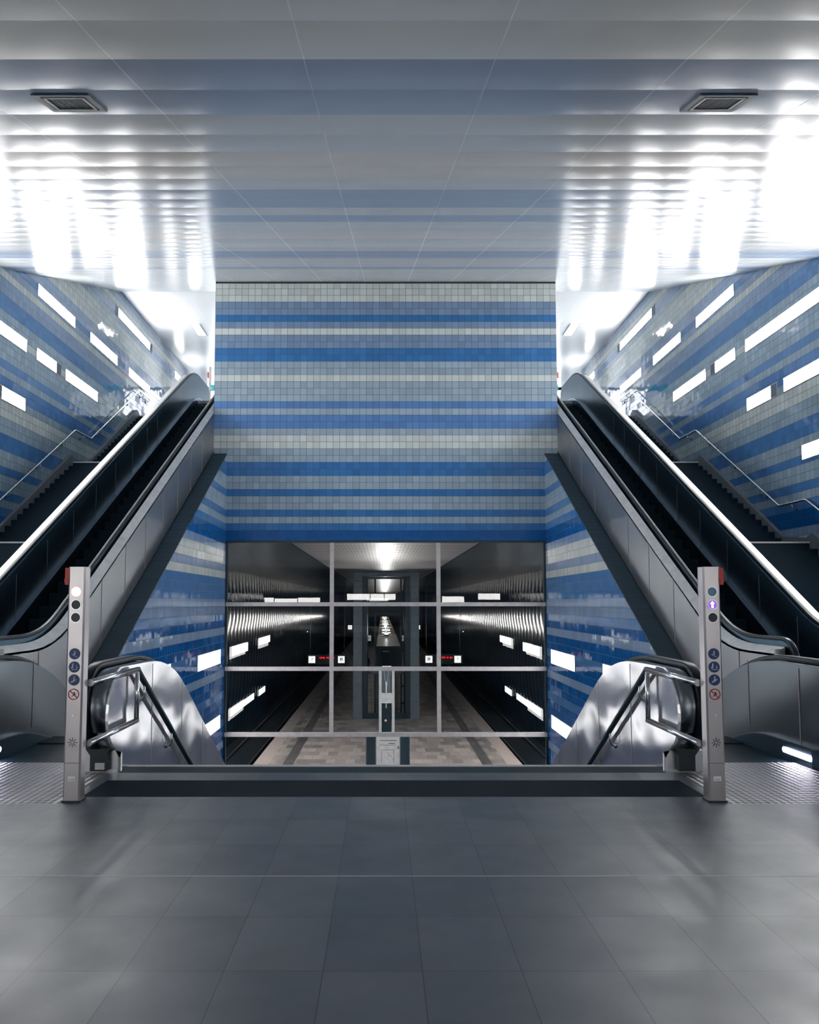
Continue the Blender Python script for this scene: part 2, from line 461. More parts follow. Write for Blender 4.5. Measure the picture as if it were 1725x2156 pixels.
# floors
fl = MB()
fl.box(-9.0, 9.0, -6.0, 5.785, -0.25, 0.0)
fl.box(-2.335, 2.335, 5.785, 5.985, -0.25, 0.0)
fl.box(-2.335, 2.335, 6.535, 6.82, -0.25, 0.0)
for s in (-1, 1):
    fl.box(s * 4.49, s * 9.0, 5.785, 12.25, -0.25, 0.0); fl.box(s * 2.335, s * 2.419, 5.785, 6.88, -0.25, 0.0)
struct('floor', fl, 'floor')
MB().box(-2.335, 2.335, 5.985, 6.535, -0.25, -0.002).build('trim_1', 'mat', kind='structure')
t2 = MB(); t2.box(-2.335, 2.335, 6.82, 7.06, -0.25, 0.0).build('trim_2', 'darkband', kind='structure')
MB().box(-2.335, 2.335, 7.06, 7.13, -0.18, 0.004).build('trim_3', 'stairedge', kind='structure')
MB().box(-9.0, 9.0, 4.281, 4.289, -0.004, 0.0008).build('trim_4', 'stairedge', kind='structure')
# ceiling: sloping panels, flat part behind the camera and above the upper hall
KEYS = {1: 'u', 2: 'u', 3: 's', 4: 's', 5: 'e', 6: 'e', 7: 's', 8: 'u', 9: 'u', 10: 's', 11: 'u', 12: 's', 13: 's', 14: 'e', 15: 's', 16: 'g', 17: 's', 18: 'u', 19: 'u', 23: 'u'}
cm = list(CM); mb = MB()
y = 4.23 - 0.59 * 5; k = -5
while y < 26.0 - 0.01:
    y1 = min(y + 0.59, 26.0); mb.cur = cm.index(KEYS.get(k, 'g' if y < 16 else 's'))
    n = 8
    vs = []
    for i in range(n + 1):
        t = i / n; yy = y + (y1 - y) * t
        sag = 0.0065 * 4 * t * (1 - t)
        vs += [(-9.0, yy, ceil_z(yy) - sag), (9.0, yy, ceil_z(yy) - sag)]
    mb.add(vs, [(2 * i, 2 * i + 1, 2 * i + 3, 2 * i + 2) for i in range(n)], True)
    y = y1; k += 1
ys = 4.23 - 0.59 * 5
mb.cur = cm.index('g'); mb.add([(-9, -6, ceil_z(ys)), (9, -6, ceil_z(ys)), (9, ys, ceil_z(ys)), (-9, ys, ceil_z(ys))], [(0, 1, 2, 3)])
mb.cur = cm.index('w')
yy = 26.0
while yy < 37.9:
    n = 6; vs = []
    for i in range(n + 1):
        t = i / n; sag = 0.004 * 4 * t * (1 - t)
        vs += [(-9.0, yy + t, ZC - sag), (9.0, yy + t, ZC - sag)]
    mb.add(vs, [(2 * i, 2 * i + 1, 2 * i + 3, 2 * i + 2) for i in range(n)], True)
    yy += 1.0
me_c = D.meshes.new('ceiling'); me_c.from_pydata(mb.v, [], mb.f)
for kx in cm: me_c.materials.append(CM[kx])
for p, i, sm in zip(me_c.polygons, mb.mi, mb.smooth): p.material_index = i; p.use_smooth = sm
o = D.objects.new('ceiling', me_c); COL.objects.link(o); o['kind'] = 'structure'
# centre wall block, outer walls, well walls
tiled_wall('wall_center', [(-4.88, ceil_z(YW)), (-4.88, 5.62), (-4.49, 5.62), (-4.49, 3.18), (4.49, 3.18), (4.49, 5.62), (4.88, 5.62), (4.88, ceil_z(YW))], 'X', YW, 0.4)
MB().box(-4.88, 4.88, YW - 0.012, YW + 0.02, ceil_z(YW) - 0.05, ceil_z(YW) - 0.005).build('trim_5', 'darkmetal', kind='structure')
prof = [(-6, 0), (12.25, 0), (16.9, -0.3), (38.6, -0.3), (38.6, ZC), (26, ZC), (ys, ceil_z(ys)), (-6, ceil_z(ys))]
for s, nm in ((-1, 'left'), (1, 'right')):
    tiled_wall('wall_' + nm, prof, 'Y', s * 9.0, s * 0.3)
    tiled_wall('wall_well_' + nm, [(7.2, -7), (YW, -7), (YW, 5.62), (12.25, -0.0), (7.2, -0.0)], 'Y', s * 4.49, s * 0.3)
    wb = MB(); wb.add([(s * 4.88, YW, 5.62), (s * 4.88, 38.6, 5.62), (s * 4.88, 38.6, 12.0), (s * 4.88, 26, 12.0), (s * 4.88, YW, ceil_z(YW))], [(0, 1, 2, 3, 4)])
    struct('wall_core_' + nm, wb, TILE['YG'])
    uf = MB(); uf.box(s * 4.9, s * 6.62, 25.9, 38.6, ZU - 0.3, ZU); uf.box(s * 6.62, s * 9.0, 28.1, 38.6, ZU - 0.3, ZU)
    struct('floor_upper_' + nm, uf, 'floor')
    # daylight at the end of the upper hall
    w = MB(); w.box(s * 4.9, s * 9.0, 38.6, 38.7, ZU, ZC)
    wo = w.build('window_' + ('1' if s < 0 else '2'), 'day', kind='structure')
    for a, b in ((4.9, 5.05), (5.75, 6.0), (6.9, 7.35), (7.95, 8.15), (8.8, 9.0)):
        fr = MB(); fr.box(s * a, s * b, 38.45, 38.6, ZU, ZC); fr.build('window_pier', 'white', wo)  # piers added to break the daylight's ceiling reflection into streaks
    fr = MB(); fr.box(s * 4.9, s * 9.0, 38.5, 38.58, 10.1, 10.18); fr.build('window_frame', 'white', wo)
tiled_wall('wall_rear', [(-9, 0), (9, 0), (9, ceil_z(ys)), (-9, ceil_z(ys))], 'X', -6.0, -0.3)
# platform hall below
hf = MB(); hf.box(-6.05, 6.35, 17.2, 190, ZP - 0.4, ZP); struct('floor_platform', hf, 'platform')
for i, (a, b) in enumerate(((-6.05, -5.35), (5.65, 6.35))):
    MB().box(a, b, 17.2, 190, ZP - 0.02, ZP + 0.004).build('trim_%d' % (6 + i), 'strip', kind='structure')
tb = MB(); tb.box(-9.3, -6.05, 22, 190, -7.4, -7.1); tb.box(6.35, 9.5, 22, 190, -7.4, -7.1); struct('floor_track', tb, 'track')
hc = MB()
hc.add([(-3.1, 22.4, 3.4), (3.1, 22.4, 3.4), (3.1, 190, 3.4), (-3.1, 190, 3.4)], [(0, 1, 2, 3)])
hc.cur = 1
for a, b in ((-9.3, -3.1), (3.1, 9.5)): hc.add([(a, 22.4, 3.36), (b, 22.4, 3.36), (b, 190, 3.36), (a, 190, 3.36)], [(0, 1, 2, 3)])
struct('ceiling_platform', hc, ['hallceil', 'hallceildark'])
for s, x, nm in ((-1, -9.3, 'left'), (1, 9.5, 'right')):
    hw = MB(); hw.add([(x, 22, -7.4), (x, 190, -7.4), (x, 190, 3.4), (x, 22, 3.4)], [(0, 1, 2, 3)]); struct('wall_track_' + nm, hw, 'hallwall')
    hn = MB(); hn.add([(s * 4.49, 22.4, -7.4), (x, 22.4, -7.4), (x, 22.4, 3.4), (s * 4.49, 22.4, 3.4)], [(0, 1, 2, 3)]); struct('wall_track_end_' + nm, hn, 'darkmetal')
he = MB(); he.add([(-9.3, 190, -7.4), (9.5, 190, -7.4), (9.5, 190, 3.4), (-9.3, 190, 3.4)], [(0, 1, 2, 3)]); struct('wall_far', he, 'darkmetal')
for i, x in enumerate((-8.5, -7.05, 7.35, 8.8)):
    MB().box(x - 0.04, x + 0.04, 22.5, 190, -7.1, -6.94).build('track_rail', 'railsteel', label='steel running rail in the dark track bed ' + ('beside the left tunnel wall', 'next to the left platform edge', 'next to the right platform edge', 'beside the right tunnel wall')[i], category='rail', group='running rails')

# ------------------------------------------------------------------ middle stairs down
t = thing('staircase', 'central stairs dropping from the floor edge to the platform between the mirrored balustrades', 'stairs', (0, 7.1, 0))
n = 35
for i in range(n):
    z1 = -(i + 1) * (6.0 / n); y0 = 7.13 + i * 0.297
    sb = MB(); sb.box(-2.32, 2.32, y0, y0 + 0.32, z1 - 0.19, z1); sb.build('step', 'stairdark', t)
so = MB(); so.prism_x([(7.13, -0.25), (7.13, -0.45), (17.5, -6.4), (17.5, -6.05)], -2.32, 2.32); so.build('soffit', 'slab', t)

# ------------------------------------------------------------------ escalators
def offs(path, d):
    out = []
    for i, (y, z) in enumerate(path):
        a = path[max(i - 1, 0)]; b = path[min(i + 1, len(path) - 1)]
        ty, tz = b[0] - a[0], b[1] - a[1]; L = math.hypot(ty, tz) or 1
        out.append((y - tz / L * d, z + ty / L * d))
    return out
def rounded(x0, x1, h0, h1, r=0.012):
    pts = []
    for cx, ch, a in ((x1 - r, h1 - r, 0), (x0 + r, h1 - r, 90), (x0 + r, h0 + r, 180), (x1 - r, h0 + r, 270)):
        for k in range(4):
            an = math.radians(a + k * 30); pts.append((cx + r * math.cos(an), ch + r * math.sin(an)))
    return pts

def escalator(s, label, u, kind):
    """u: the cross-section positions measured outwards from the hall's axis; s: side (-1 left, 1 right)"""
    if kind == 'up':
        ya, yb, z0, z1 = 11.72, 25.84, 0.0, ZU; y_start, y_end = 9.75, 28.0
        root = thing('escalator', label, 'escalator', (s * 5.7, y_start, 0))
    else:
        ya, yb, z0, z1 = 8.25, 18.64, 0.0, ZP; y_start, y_end = 6.46, 20.4
        root = thing('escalator', label, 'escalator', (s * 3.2, y_start, 0))
    sg = 1 if z1 > z0 else -1
    def X(v): return s * v
    def line(dh, di, y_lo=None, y_hi=None, r=0.9):
        """step line raised dh on the flat and di on the slope"""
        m = T30 * sg
        k0 = ya + (dh - di) / m if m else ya; k1 = yb + (dh - di) / m
        return fillet([(y_lo if y_lo is not None else y_start, z0 + dh), (k0, z0 + dh), (k1, z1 + dh), (y_hi if y_hi is not None else y_end, z1 + dh)], r, 8)
    hr_h, hr_i = (1.0, 1.135) if kind == 'up' else (0.93, 1.02)
    R = 0.36
    top = line(hr_h, hr_i, y_start + R, y_end - R)
    hand = arc(y_start + R, z0 + hr_h - R, R, 265, 90, 14)[:-1] + top + arc(y_end - R, z1 + hr_h - R, R, 90, -85, 14)[1:]
    base = line(-0.02, -0.02)
    for side, us in (('inner', u['inner']), ('outer', u['outer'])):
        pnl0, pnl1, h0, h1, d0, d1, dk, outp = us
        hb = MB(); hb.sweep_x(hand, rounded(min(X(h0), X(h1)), max(X(h0), X(h1)), -0.045, 0.008, 0.015)); hb.build('handrail', 'rubber', root)
        core = offs(hand, -0.05)
        low = line(0.10, 0.10, y_start + 0.45, y_end - 0.45)
        pb = MB()
        nb = len(core)
        # balustrade body: quads between the path under the handrail and the skirt line
        lowm = [low[0]] * 14 + low + [low[-1]] * 14
        m = min(len(core), len(lowm))
        for q in (pnl0, pnl1):
            vs = [(X(q), *p) for p in core[:m]] + [(X(q), *p) for p in lowm[:m]]
            pb.add(vs, [(i, i + 1, m + i + 1, m + i) for i in range(m - 1)], False)
        vs = [(X(pnl0), *p) for p in core[:m]] + [(X(pnl1), *p) for p in core[:m]]
        pb.add(vs, [(i, i + 1, m + i + 1, m + i) for i in range(m - 1)], True)
        pb.build('balustrade', us_mat(kind, side), root)
        if d1 is not None:
            db = MB(); dl = line(dk[0], dk[1], y_start + 0.25, y_end)
            tilt = 0.09 if side == 'inner' and kind == 'up' else 0.0
            db.sweep_x(dl, [(X(d0), -0.03), (X(d1), tilt - 0.03), (X(d1), tilt), (X(d0), 0.0)], False); db.build('deck', 'steel_bright' if kind == 'up' else 'steel_dark', root)
    # inner decking strips and skirts beside the steps
    for q0, q1 in u['skirts']:
        sk = MB(); sl = line(0.16, 0.19, y_start + 0.5, y_end - 0.5)
        w0, w1 = min(X(q0), X(q1)), max(X(q0), X(q1))
        sk.sweep_x(sl, [(w0, -0.40), (w1, -0.40), (w1, 0.0), (w0, 0.0)], False); sk.build('skirt', 'steel_dark', root)
        ln = MB(); ln.sweep_x(line(0.168, 0.198, y_start + 0.5, y_end - 0.5), [(w0, -0.006), (w1, -0.006), (w1, 0.006), (w0, 0.006)], False); ln.build('skirt_trim', 'rail', root)
    # steps
    x0, x1 = X(u['steps'][0]), X(u['steps'][1])
    run = 0.4; rise = run * T30
    y = ya; z = z0 - (rise if sg > 0 else 0); cnt = 0
    while cnt < int((yb - ya) / run):
        sb = MB()
        if sg > 0: sb.prism_x([(y, z - 0.2), (y, z + rise), (y + run + 0.01, z + rise), (y + run + 0.01, z + rise - 0.05), (y + 0.03, z - 0.2)], min(x0, x1), max(x0, x1))
        else: sb.prism_x([(y, z), (y + run, z), (y + run, z - rise - 0.1), (y, z - 0.1)], min(x0, x1), max(x0, x1))
        sb.build('step', 'tread', root)
        y += run; z += rise * sg; cnt += 1
    if kind == 'up':
        fl = MB(); fl.box(x0, x1, 9.9, ya, -0.08, 0.004); fl.build('landing_plate', 'plate', root)
        ft = MB(); ft.box(x0, x1, yb, 28.0, ZU - 0.1, ZU + 0.004); ft.build('landing_plate', 'plate', root)
    return root, line, X
def us_mat(kind, side): return 'steel_dark' if kind == 'up' else 'steel_mid'

SEAMS = [11.0, 12.2, 13.4, 14.6, 15.8, 17.0, 18.2, 19.4, 20.6, 21.5]
for s, nm in ((-1, 'left'), (1, 'right')):
    u = {'inner': (5.045, 5.09, 5.005, 5.075, 4.87, 5.0, (0.80, 0.885), None), 'outer': (6.33, 6.375, 6.345, 6.42, 6.42, 6.61, (0.94, 1.06), None),
         'skirts': ((5.09, 5.17), (6.25, 6.33)), 'steps': (5.18, 6.24)}
    lab = 'upward escalator between the %s stairs and the centre wall, climbing to the daylight' % nm
    root, line, X = escalator(s, lab, u, 'up')
    dl = line(0.80, 0.885, 9.80, 28.0)
    # outer cladding towards the hall, with its panel joints, and the sloping underside
    def soff(y): return max(0.0, T30 * y - 7.05)
    cl = MB(); m = len(dl)
    vs = [(X(4.87), y, z) for y, z in dl] + [(X(4.87), y, soff(y) if y < 22 else 5.65) for y, z in dl]
    keep = [i for i in range(m - 1)]
    cl.add(vs, [(i, i + 1, m + i + 1, m + i) for i in keep], False)
    cl.build('side_panel', 'steel_panel', root)
    for y in SEAMS:
        zt = max(0.80, T30 * y - 5.87) - 0.02
        jn = MB(); jn.box(X(4.862), X(4.869), y - 0.006, y + 0.006, soff(y) + 0.06, zt); jn.build('panel_joint', 'grout', root)
        zs = max(0.0, T30 * (y - 11.72))
        jn = MB(); jn.box(X(6.322), X(6.329), y - 0.005, y + 0.005, zs + 0.2, zs + 0.95); jn.build('panel_joint', 'pillar', root)
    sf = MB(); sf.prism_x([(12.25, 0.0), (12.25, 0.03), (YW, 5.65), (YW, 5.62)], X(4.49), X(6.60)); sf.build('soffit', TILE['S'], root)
    eg = MB(); eg.prism_x([(12.3, -0.02), (12.3, 0.07), (YW, 5.71), (YW, 5.62)], X(4.86), X(4.885)); eg.build('bottom_edge', 'black', root)  # black strip painted in for the shadow gap under the cladding
    # cladding on the stair side
    ol = line(0.92, 1.04, 9.95, 28.0); m = len(ol)
    oc = MB(); oc.add([(X(6.62), y, z) for y, z in ol] + [(X(6.62), y, z - 1.3 if y > 12 else 0) for y, z in ol], [(i, i + 1, m + i + 1, m + i) for i in range(m - 1)])
    oc.build('side_panel', 'steel_dark', root)
    nw = MB(); nw.box(X(4.872), X(5.0), 9.99, 10.03, 0, 0.86); nw.build('end_panel', 'steel_panel', root)

for s, nm in ((-1, 'left'), (1, 'right')):
    u = {'inner': (2.36, 2.60, 2.485, 2.575, None, None, None, None), 'outer': (3.72, 4.0, 3.81, 3.895, 3.92, 4.47, (0.86, 0.95), None),
         'skirts': ((2.60, 2.68), (3.655, 3.72)), 'steps': (2.69, 3.65)}
    lab = 'downward escalator behind the %s signal post, with mirror polished side towards the middle stairs' % nm
    root, line, X = escalator(s, lab, u, 'down')
    R = 0.36
    top = line(0.875, 0.965, 6.46 + R, 20.4 - R)
    # polished side panel: bulging end, set-back foot
    pts = [(6.90, -0.02), (6.90, 0.17), (6.84, 0.20)] + arc(6.455 + 0.40, 0.53, 0.345, 265, 90, 14)
    front = [(6.90, -0.02), (6.90, 0.16)] + [(6.92 - 0.40 * math.cos(math.radians(a)) * 1.0, 0.53 + 0.36 * math.sin(math.radians(a))) for a in range(-75, 91, 11)]
    tp = [p for p in top if p[0] > 6.95]
    poly = front + tp
    bot = [(y, (min(-0.02, -T30 * (y - 7.2)) - 0.35) if y > 7.3 else -0.02) for y, z in tp][::-1]
    pp = MB(); pp.prism_x(poly + bot, X(2.335), X(2.36)); so_ = pp.build('mirror_panel', 'steel_mirror', root)
    for y in (7.75, 8.9, 9.95, 11.0, 12.2, 13.4):
        zt = min(0.87, 0.965 - T30 * (y - 8.25)) - 0.02
        jn = MB(); jn.box(X(2.331), X(2.336), y - 0.004, y + 0.004, min(-0.02, -T30 * (y - 7.2)) - 0.3, zt); jn.build('panel_joint', 'grout', root)
    # rounded steel end cap between panel and handrail, foot plate and black handrail inlet
    cap = MB(); cp = [(6.92 - 0.38 * math.cos(math.radians(a)), 0.53 + 0.345 * math.sin(math.radians(a))) for a in range(-75, 91, 11)] + [(7.5, 0.87), (7.5, 0.18)]
    cap.prism_x(cp, X(2.36), X(2.485), True); cap.build('end_cap', 'steel', root)
    ft = MB(); ft.prism_x([(6.86, 0.0), (6.86, 0.18), (7.5, 0.18), (7.5, 0.0)], X(2.36), X(2.68)); ft.build('foot_plate', 'steel', root)
    il = MB(); il.prism_y([(X(2.43), 0.02), (X(2.43), 0.15), (X(2.40), 0.22), (X(2.62), 0.22), (X(2.57), 0.15), (X(2.57), 0.02)], 6.78, 6.87); ilo = il.build('handrail_inlet', 'black', root)
    if s < 0:
        st = MB(); st.box(X(2.445), X(2.525), 6.775, 6.78, 0.035, 0.09); sto = st.build('type_plate', 'alu', ilo)
        sd = MB(); sd.box(X(2.475), X(2.51), 6.772, 6.775, 0.07, 0.085)
        for q in range(3): sd.box(X(2.43), X(2.47), 6.772, 6.775, 0.042 + q * 0.009, 0.045 + q * 0.009)
    # outer side: inside face joints, end, landing plate, comb light
    for y in (7.25, 8.25, 9.6):
        jn = MB(); jn.box(X(3.713), X(3.719), y - 0.004, y + 0.004, 0.16 if y < 8.3 else 0.16 - T30 * (y - 8.25), 0.85 if y < 8.3 else 0.9 - T30 * (y - 8.25)); jn.build('panel_joint', 'grout', root)
    lp = MB(); lp.box(X(2.42), X(4.49), 5.785, 6.9, -0.08, 0.0); lp.box(X(2.68), X(3.66), 6.9, 7.25, -0.08, 0.0); lp.build('landing_plate', 'plate', root)
    cb = MB(); cb.box(X(2.69), X(3.65), 7.25, 8.25, -0.12, -0.012); cb.build('comb_segment', 'tread', root)
    ou = MB(); ou.box(X(3.95), X(4.49), 6.9, 7.0, 0, 0.85); ou.build('end_panel', 'steel', root)
    for q, side in ((3.652, 3.646), (2.683, 2.689)):
        c = MB(); yc0, yc1, zc, rr = 6.95, 7.45, 0.085, 0.024
        ring = [(yc1 - rr + rr * math.cos(math.radians(a)), zc + rr * math.sin(math.radians(a))) for a in range(-90, 91, 20)] + [(yc0 + rr + rr * math.cos(math.radians(a)), zc + rr * math.sin(math.radians(a))) for a in range(90, 271, 20)]
        c.prism_x(ring, X(q), X(side)); c.build('comb_light', 'comblight', root, label='bright slot shaped comb light')

# ------------------------------------------------------------------ outer stairs with wall handrails
FL = [(11.86, 0.0, 16.5, 2.72), (17.65, 2.72, 22.15, 5.44), (23.4, 5.44, 27.95, ZU)]
for s, nm in ((-1, 'left'), (1, 'right')):
    x0, x1 = s * 6.64, s * 8.90
    t = thing('staircase', 'dark %s stairs climbing beside the blue tiled outer wall in three flights' % nm, 'stairs', (s * 7.8, 11.8, 0))
    for ya, za, yb, zb in FL:
        n = 16; run = (yb - ya) / (n - 1) ; ri = (zb - za) / n
        for i in range(n):
            y0 = ya + i * run; z1 = za + (i + 1) * ri
            if i == n - 1: break
            sb = MB(); sb.box(x0, x1, y0, y0 + run + 0.02, z1 - ri - 0.12, z1); so_ = sb.build('step', 'stairdark', t)
            nb = MB(); nb.box(x0, x1, y0 - 0.002, y0 + 0.03, z1 - 0.004, z1 + 0.001)
    for (y0, y1, z) in ((16.5 - 0.0, 17.65, 2.72), (22.15, 23.4, 5.44), (27.95, 28.12, ZU)):
        lb = MB(); lb.box(x0, x1, y0, y1 + 0.02, z - 0.3, z); lo = lb.build('landing', 'stairdark', t)
        nb = MB(); nb.box(x0, x1, y0 - 0.012, y0 + 0.02, z - 0.03, z + 0.003); nb.build('nosing', 'stairedge', lo)
    # grey stone skirting stepping up along the wall
    pl = [(11.5, 0.0), (11.5, 0.12), (11.80, 0.14)]
    for ya, za, yb, zb in FL: pl += [(ya - 0.02, za + 0.21), (yb - 0.1, zb + 0.19), (yb + 0.12, zb + 0.10)]
    low = [(28.1, ZU - 0.3), (23.4, 5.1), (22.15, 5.1), (17.65, 2.4), (16.5, 2.4), (12.2, -0.05)]
    sk = MB(); sk.prism_x(pl + low, s * 8.90, s * 8.985); sk.build('skirting', 'skirting', t)
    # wall handrail
    r = thing('wall_handrail', 'steel handrail following the %s stairs along the tiled wall' % nm, 'handrail', (s * 8.9, 12, 0.9), 'stair wall handrails')
    P = [(11.3, 0.92), (11.9, 0.92), (16.55, 3.62), (17.65, 3.62), (22.2, 6.36), (23.4, 6.36), (27.95, 9.08), (29.3, 9.08)]
    tb = MB(); tb.tube([(s * 8.88, y, z) for y, z in fillet(P, 0.06, 4)], 0.026, 10); tb.build('rail', 'rail', r)
    for y, z in [(12.6, 1.32), (14.2, 2.25), (15.8, 3.17), (17.1, 3.62), (18.4, 4.07), (20.0, 5.03), (21.5, 5.93), (22.8, 6.36), (24.0, 6.72), (25.4, 7.55), (26.7, 8.33), (28.4, 9.08), (29.1, 9.08)]:
        b = MB(); b.tube([(s * 8.88, y, z - 0.02), (s * 8.88, y, z - 0.10), (s * 8.985, y, z - 0.13)], 0.011, 8)
        b.box(s * 8.97, s * 8.998, y - 0.035, y + 0.035, z - 0.17, z - 0.09); b.build('bracket', 'rail', r)

# ------------------------------------------------------------------ barrier rails at the head of the middle stairs
for s, nm in ((-1, 'left'), (1, 'right')):
    x = s * 2.27
    r = thing('stair_rail', 'bent steel handrail running from the %s signal post down the middle stairs' % nm, 'handrail', (x, 5.95, 0), 'middle stair rails')
    tb = MB(); tb.tube([(x, 5.927, 0.85), (x, 7.08, 0.85)], 0.027, 14); tb.build('top_rail', 'rail', r)
    tb = MB(); tb.tube([(x, 7.07, 0.845), (x, 9.4, 0.845 - 2.33 * 0.605), (x, 17.2, 0.845 - 10.13 * 0.59)], 0.027, 14); tb.build('sloping_rail', 'darkmetal', r)
    tb = MB(); tb.tube([(x, 5.927, 0.405), (x, 7.07, 0.405)], 0.024, 14); tb.build('lower_rail', 'rail', r)
    tb = MB(); tb.tube([(x, 7.06, 0.40), (x, 7.06, 0.85)], 0.021, 14); tb.build('post', 'rail', r)
    for y in (7.28, 8.25, 9.4, 10.6):
        z = 0.845 - (y - 7.07) * 0.605
        b = MB(); b.tube([(x, y, z - 0.02), (x, y + 0.01, z - 0.12), (s * 2.30, y + 0.02, z - 0.16), (s * 2.3335, y + 0.02, z - 0.16)], 0.008, 8)
        b.tube([(s * 2.315, y + 0.02, z - 0.16), (s * 2.334, y + 0.02, z - 0.16)], 0.03, 12); b.build('bracket', 'rail', r)

# ------------------------------------------------------------------ signal posts
def signal_post(s, nm, label):
    xo, xi = s * 2.41, s * 2.285; yf, yb = 5.815, 5.925
    xc = (xo + xi) / 2
    t = thing('signal_post', label, 'escalator signal post', (xc, 5.87, 0), 'signal posts at the stair head')
    b = MB()
    a0, a1 = min(xo, xi), max(xo, xi); c = 0.012
    sec = [(a0 + c, yf), (a1 - c, yf), (a1, yf + c), (a1, yb - c), (a1 - c, yb), (a0 + c, yb), (a0, yb - c), (a0, yf + c)]
    b.prism_z(sec, 0.012, 1.712); b.build('body', 'post', t)
    bs = MB(); bs.box(a0 - 0.006, a1 + 0.006, yf - 0.004, yb + 0.006, 0, 0.014); bs.build('foot', 'black', t)
    rb = MB(); rb.box(xo, xo + s * 0.030, yf + 0.012, yb - 0.02, 1.58, 1.705); ro = rb.build('emergency_button_box', 'red', t)
    sl = MB(); sl.box(xo + s * 0.003, xo + s * 0.033, yf + 0.008, yb - 0.03, 1.595, 1.625); sl.build('stop_button', 'red', ro)
    zs = (1.527, 1.432, 1.338)
    mats = ('litwhite', 'black', 'black') if s < 0 else ('steel_dark', 'litpurple', 'black')
    for z, m_ in zip(zs, mats):
        d = MB(); d.disc_y(xc, yf - 0.0005, z, 0.034, 0.003); do = d.build('indicator', m_, t)
        rg = MB(); rg.disc_y(xc, yf - 0.0005, z, 0.0375, 0.005, 28, 0.034)
        rg.build('bezel', 'litred' if m_ == 'litwhite' else 'steel', do)
        if m_ == 'litpurple':
            ar = MB(); y = yf - 0.0035
            ar.prism_y([(xc, z + 0.027), (xc - 0.018, z + 0.006), (xc - 0.008, z + 0.006), (xc - 0.008, z - 0.024), (xc + 0.008, z - 0.024), (xc + 0.008, z + 0.006), (xc + 0.018, z + 0.006)], y - 0.002, y)
            ar.build('arrow', 'litwhite', do)
    y = yf - 0.0005
    for i, z in enumerate((1.072, 0.976, 0.882)):
        d = MB(); d.disc_y(xc, y, z, 0.041, 0.002); do = d.build('pictogram', 'signblue', t)
        g = MB(); yy = y - 0.002
        if i == 0:
            g.disc_y(xc + 0.002, yy, z + 0.016, 0.005, 0.001, 10); g.bar_y(xc + 0.001, yy, z + 0.002, 0.02, 0.008, 1.5); g.bar_y(xc - 0.006, yy, z - 0.002, 0.018, 0.003, 0.7)
            g.bar_y(xc, yy, z - 0.014, 0.045, 0.003, -0.45)
        elif i == 1:
            g.disc_y(xc - 0.010, yy, z + 0.022, 0.005, 0.001, 10); g.bar_y(xc - 0.012, yy, z + 0.004, 0.026, 0.009, 1.5); g.bar_y(xc - 0.02, yy, z - 0.006, 0.014, 0.004, 1.57)
            g.bar_y(xc + 0.002, yy, z - 0.018, 0.038, 0.004, 0); g.bar_y(xc + 0.018, yy, z - 0.002, 0.024, 0.005, 1.75)
        else:
            g.disc_y(xc + 0.002, yy, z + 0.022, 0.005, 0.001, 10); g.bar_y(xc, yy, z + 0.008, 0.018, 0.008, 1.4); g.bar_y(xc, yy, z - 0.004, 0.044, 0.006, 0.42); g.bar_y(xc - 0.006, yy, z - 0.014, 0.036, 0.004, 0.42)
        g.build('figure', 'signwhite', do)
    z = 0.778
    d = MB(); d.disc_y(xc, y, z, 0.041, 0.0025, 28, 0.034); d.bar_y(xc, y, z, 0.072, 0.007, -0.78, 0.003); do = d.build('prohibition_sign', 'signred', t)
    g = MB(); g.disc_y(xc + 0.004, y, z + 0.012, 0.005, 0.0015, 10); g.bar_y(xc + 0.002, y, z - 0.001, 0.022, 0.009, 1.2, 0.0015); g.bar_y(xc - 0.006, y, z - 0.01, 0.022, 0.005, 0.8, 0.0015); g.bar_y(xc + 0.01, y, z - 0.002, 0.02, 0.004, 1.0, 0.0015)
    g.build('figure', 'signblack', do)
    j = MB()
    for z in (0.282,): j.box(a0 + 0.006, a1 - 0.006, yf - 0.0015, yf, z - 0.0015, z + 0.0015)
    j.build('panel_joint', 'darkmetal', t)
    kh = MB(); kh.disc_y(xc, y, 0.625, 0.008, 0.004, 14); kh.build('lock', 'steel_bright', t)
    sp = MB()
    for q in range(8):
        an = q * math.pi / 4; sp.bar_y(xc + 0.022 * math.cos(an), y, 0.43 + 0.022 * math.sin(an), 0.026, 0.0045, an, 0.0015)
    sp.build('star_mark', 'signblack', t)
    stk = MB(); stk.box(xc - 0.027, xc + 0.027, yf - 0.0015, yf, 0.155, 0.188); so_ = stk.build('sticker', 'white', t)
    sg = MB()
    for q in range(4): sg.bar_y(xc - 0.014 + q * 0.010, yf - 0.0015, 0.166, 0.010, 0.003, 1.1, 0.0008)
    sg.build('print', 'signblack', so_)
    return t
signal_post(-1, 'left', 'steel signal post with glowing white top lamp in a red ring')
signal_post(1, 'right', 'steel signal post with glowing purple disc and white up arrow')

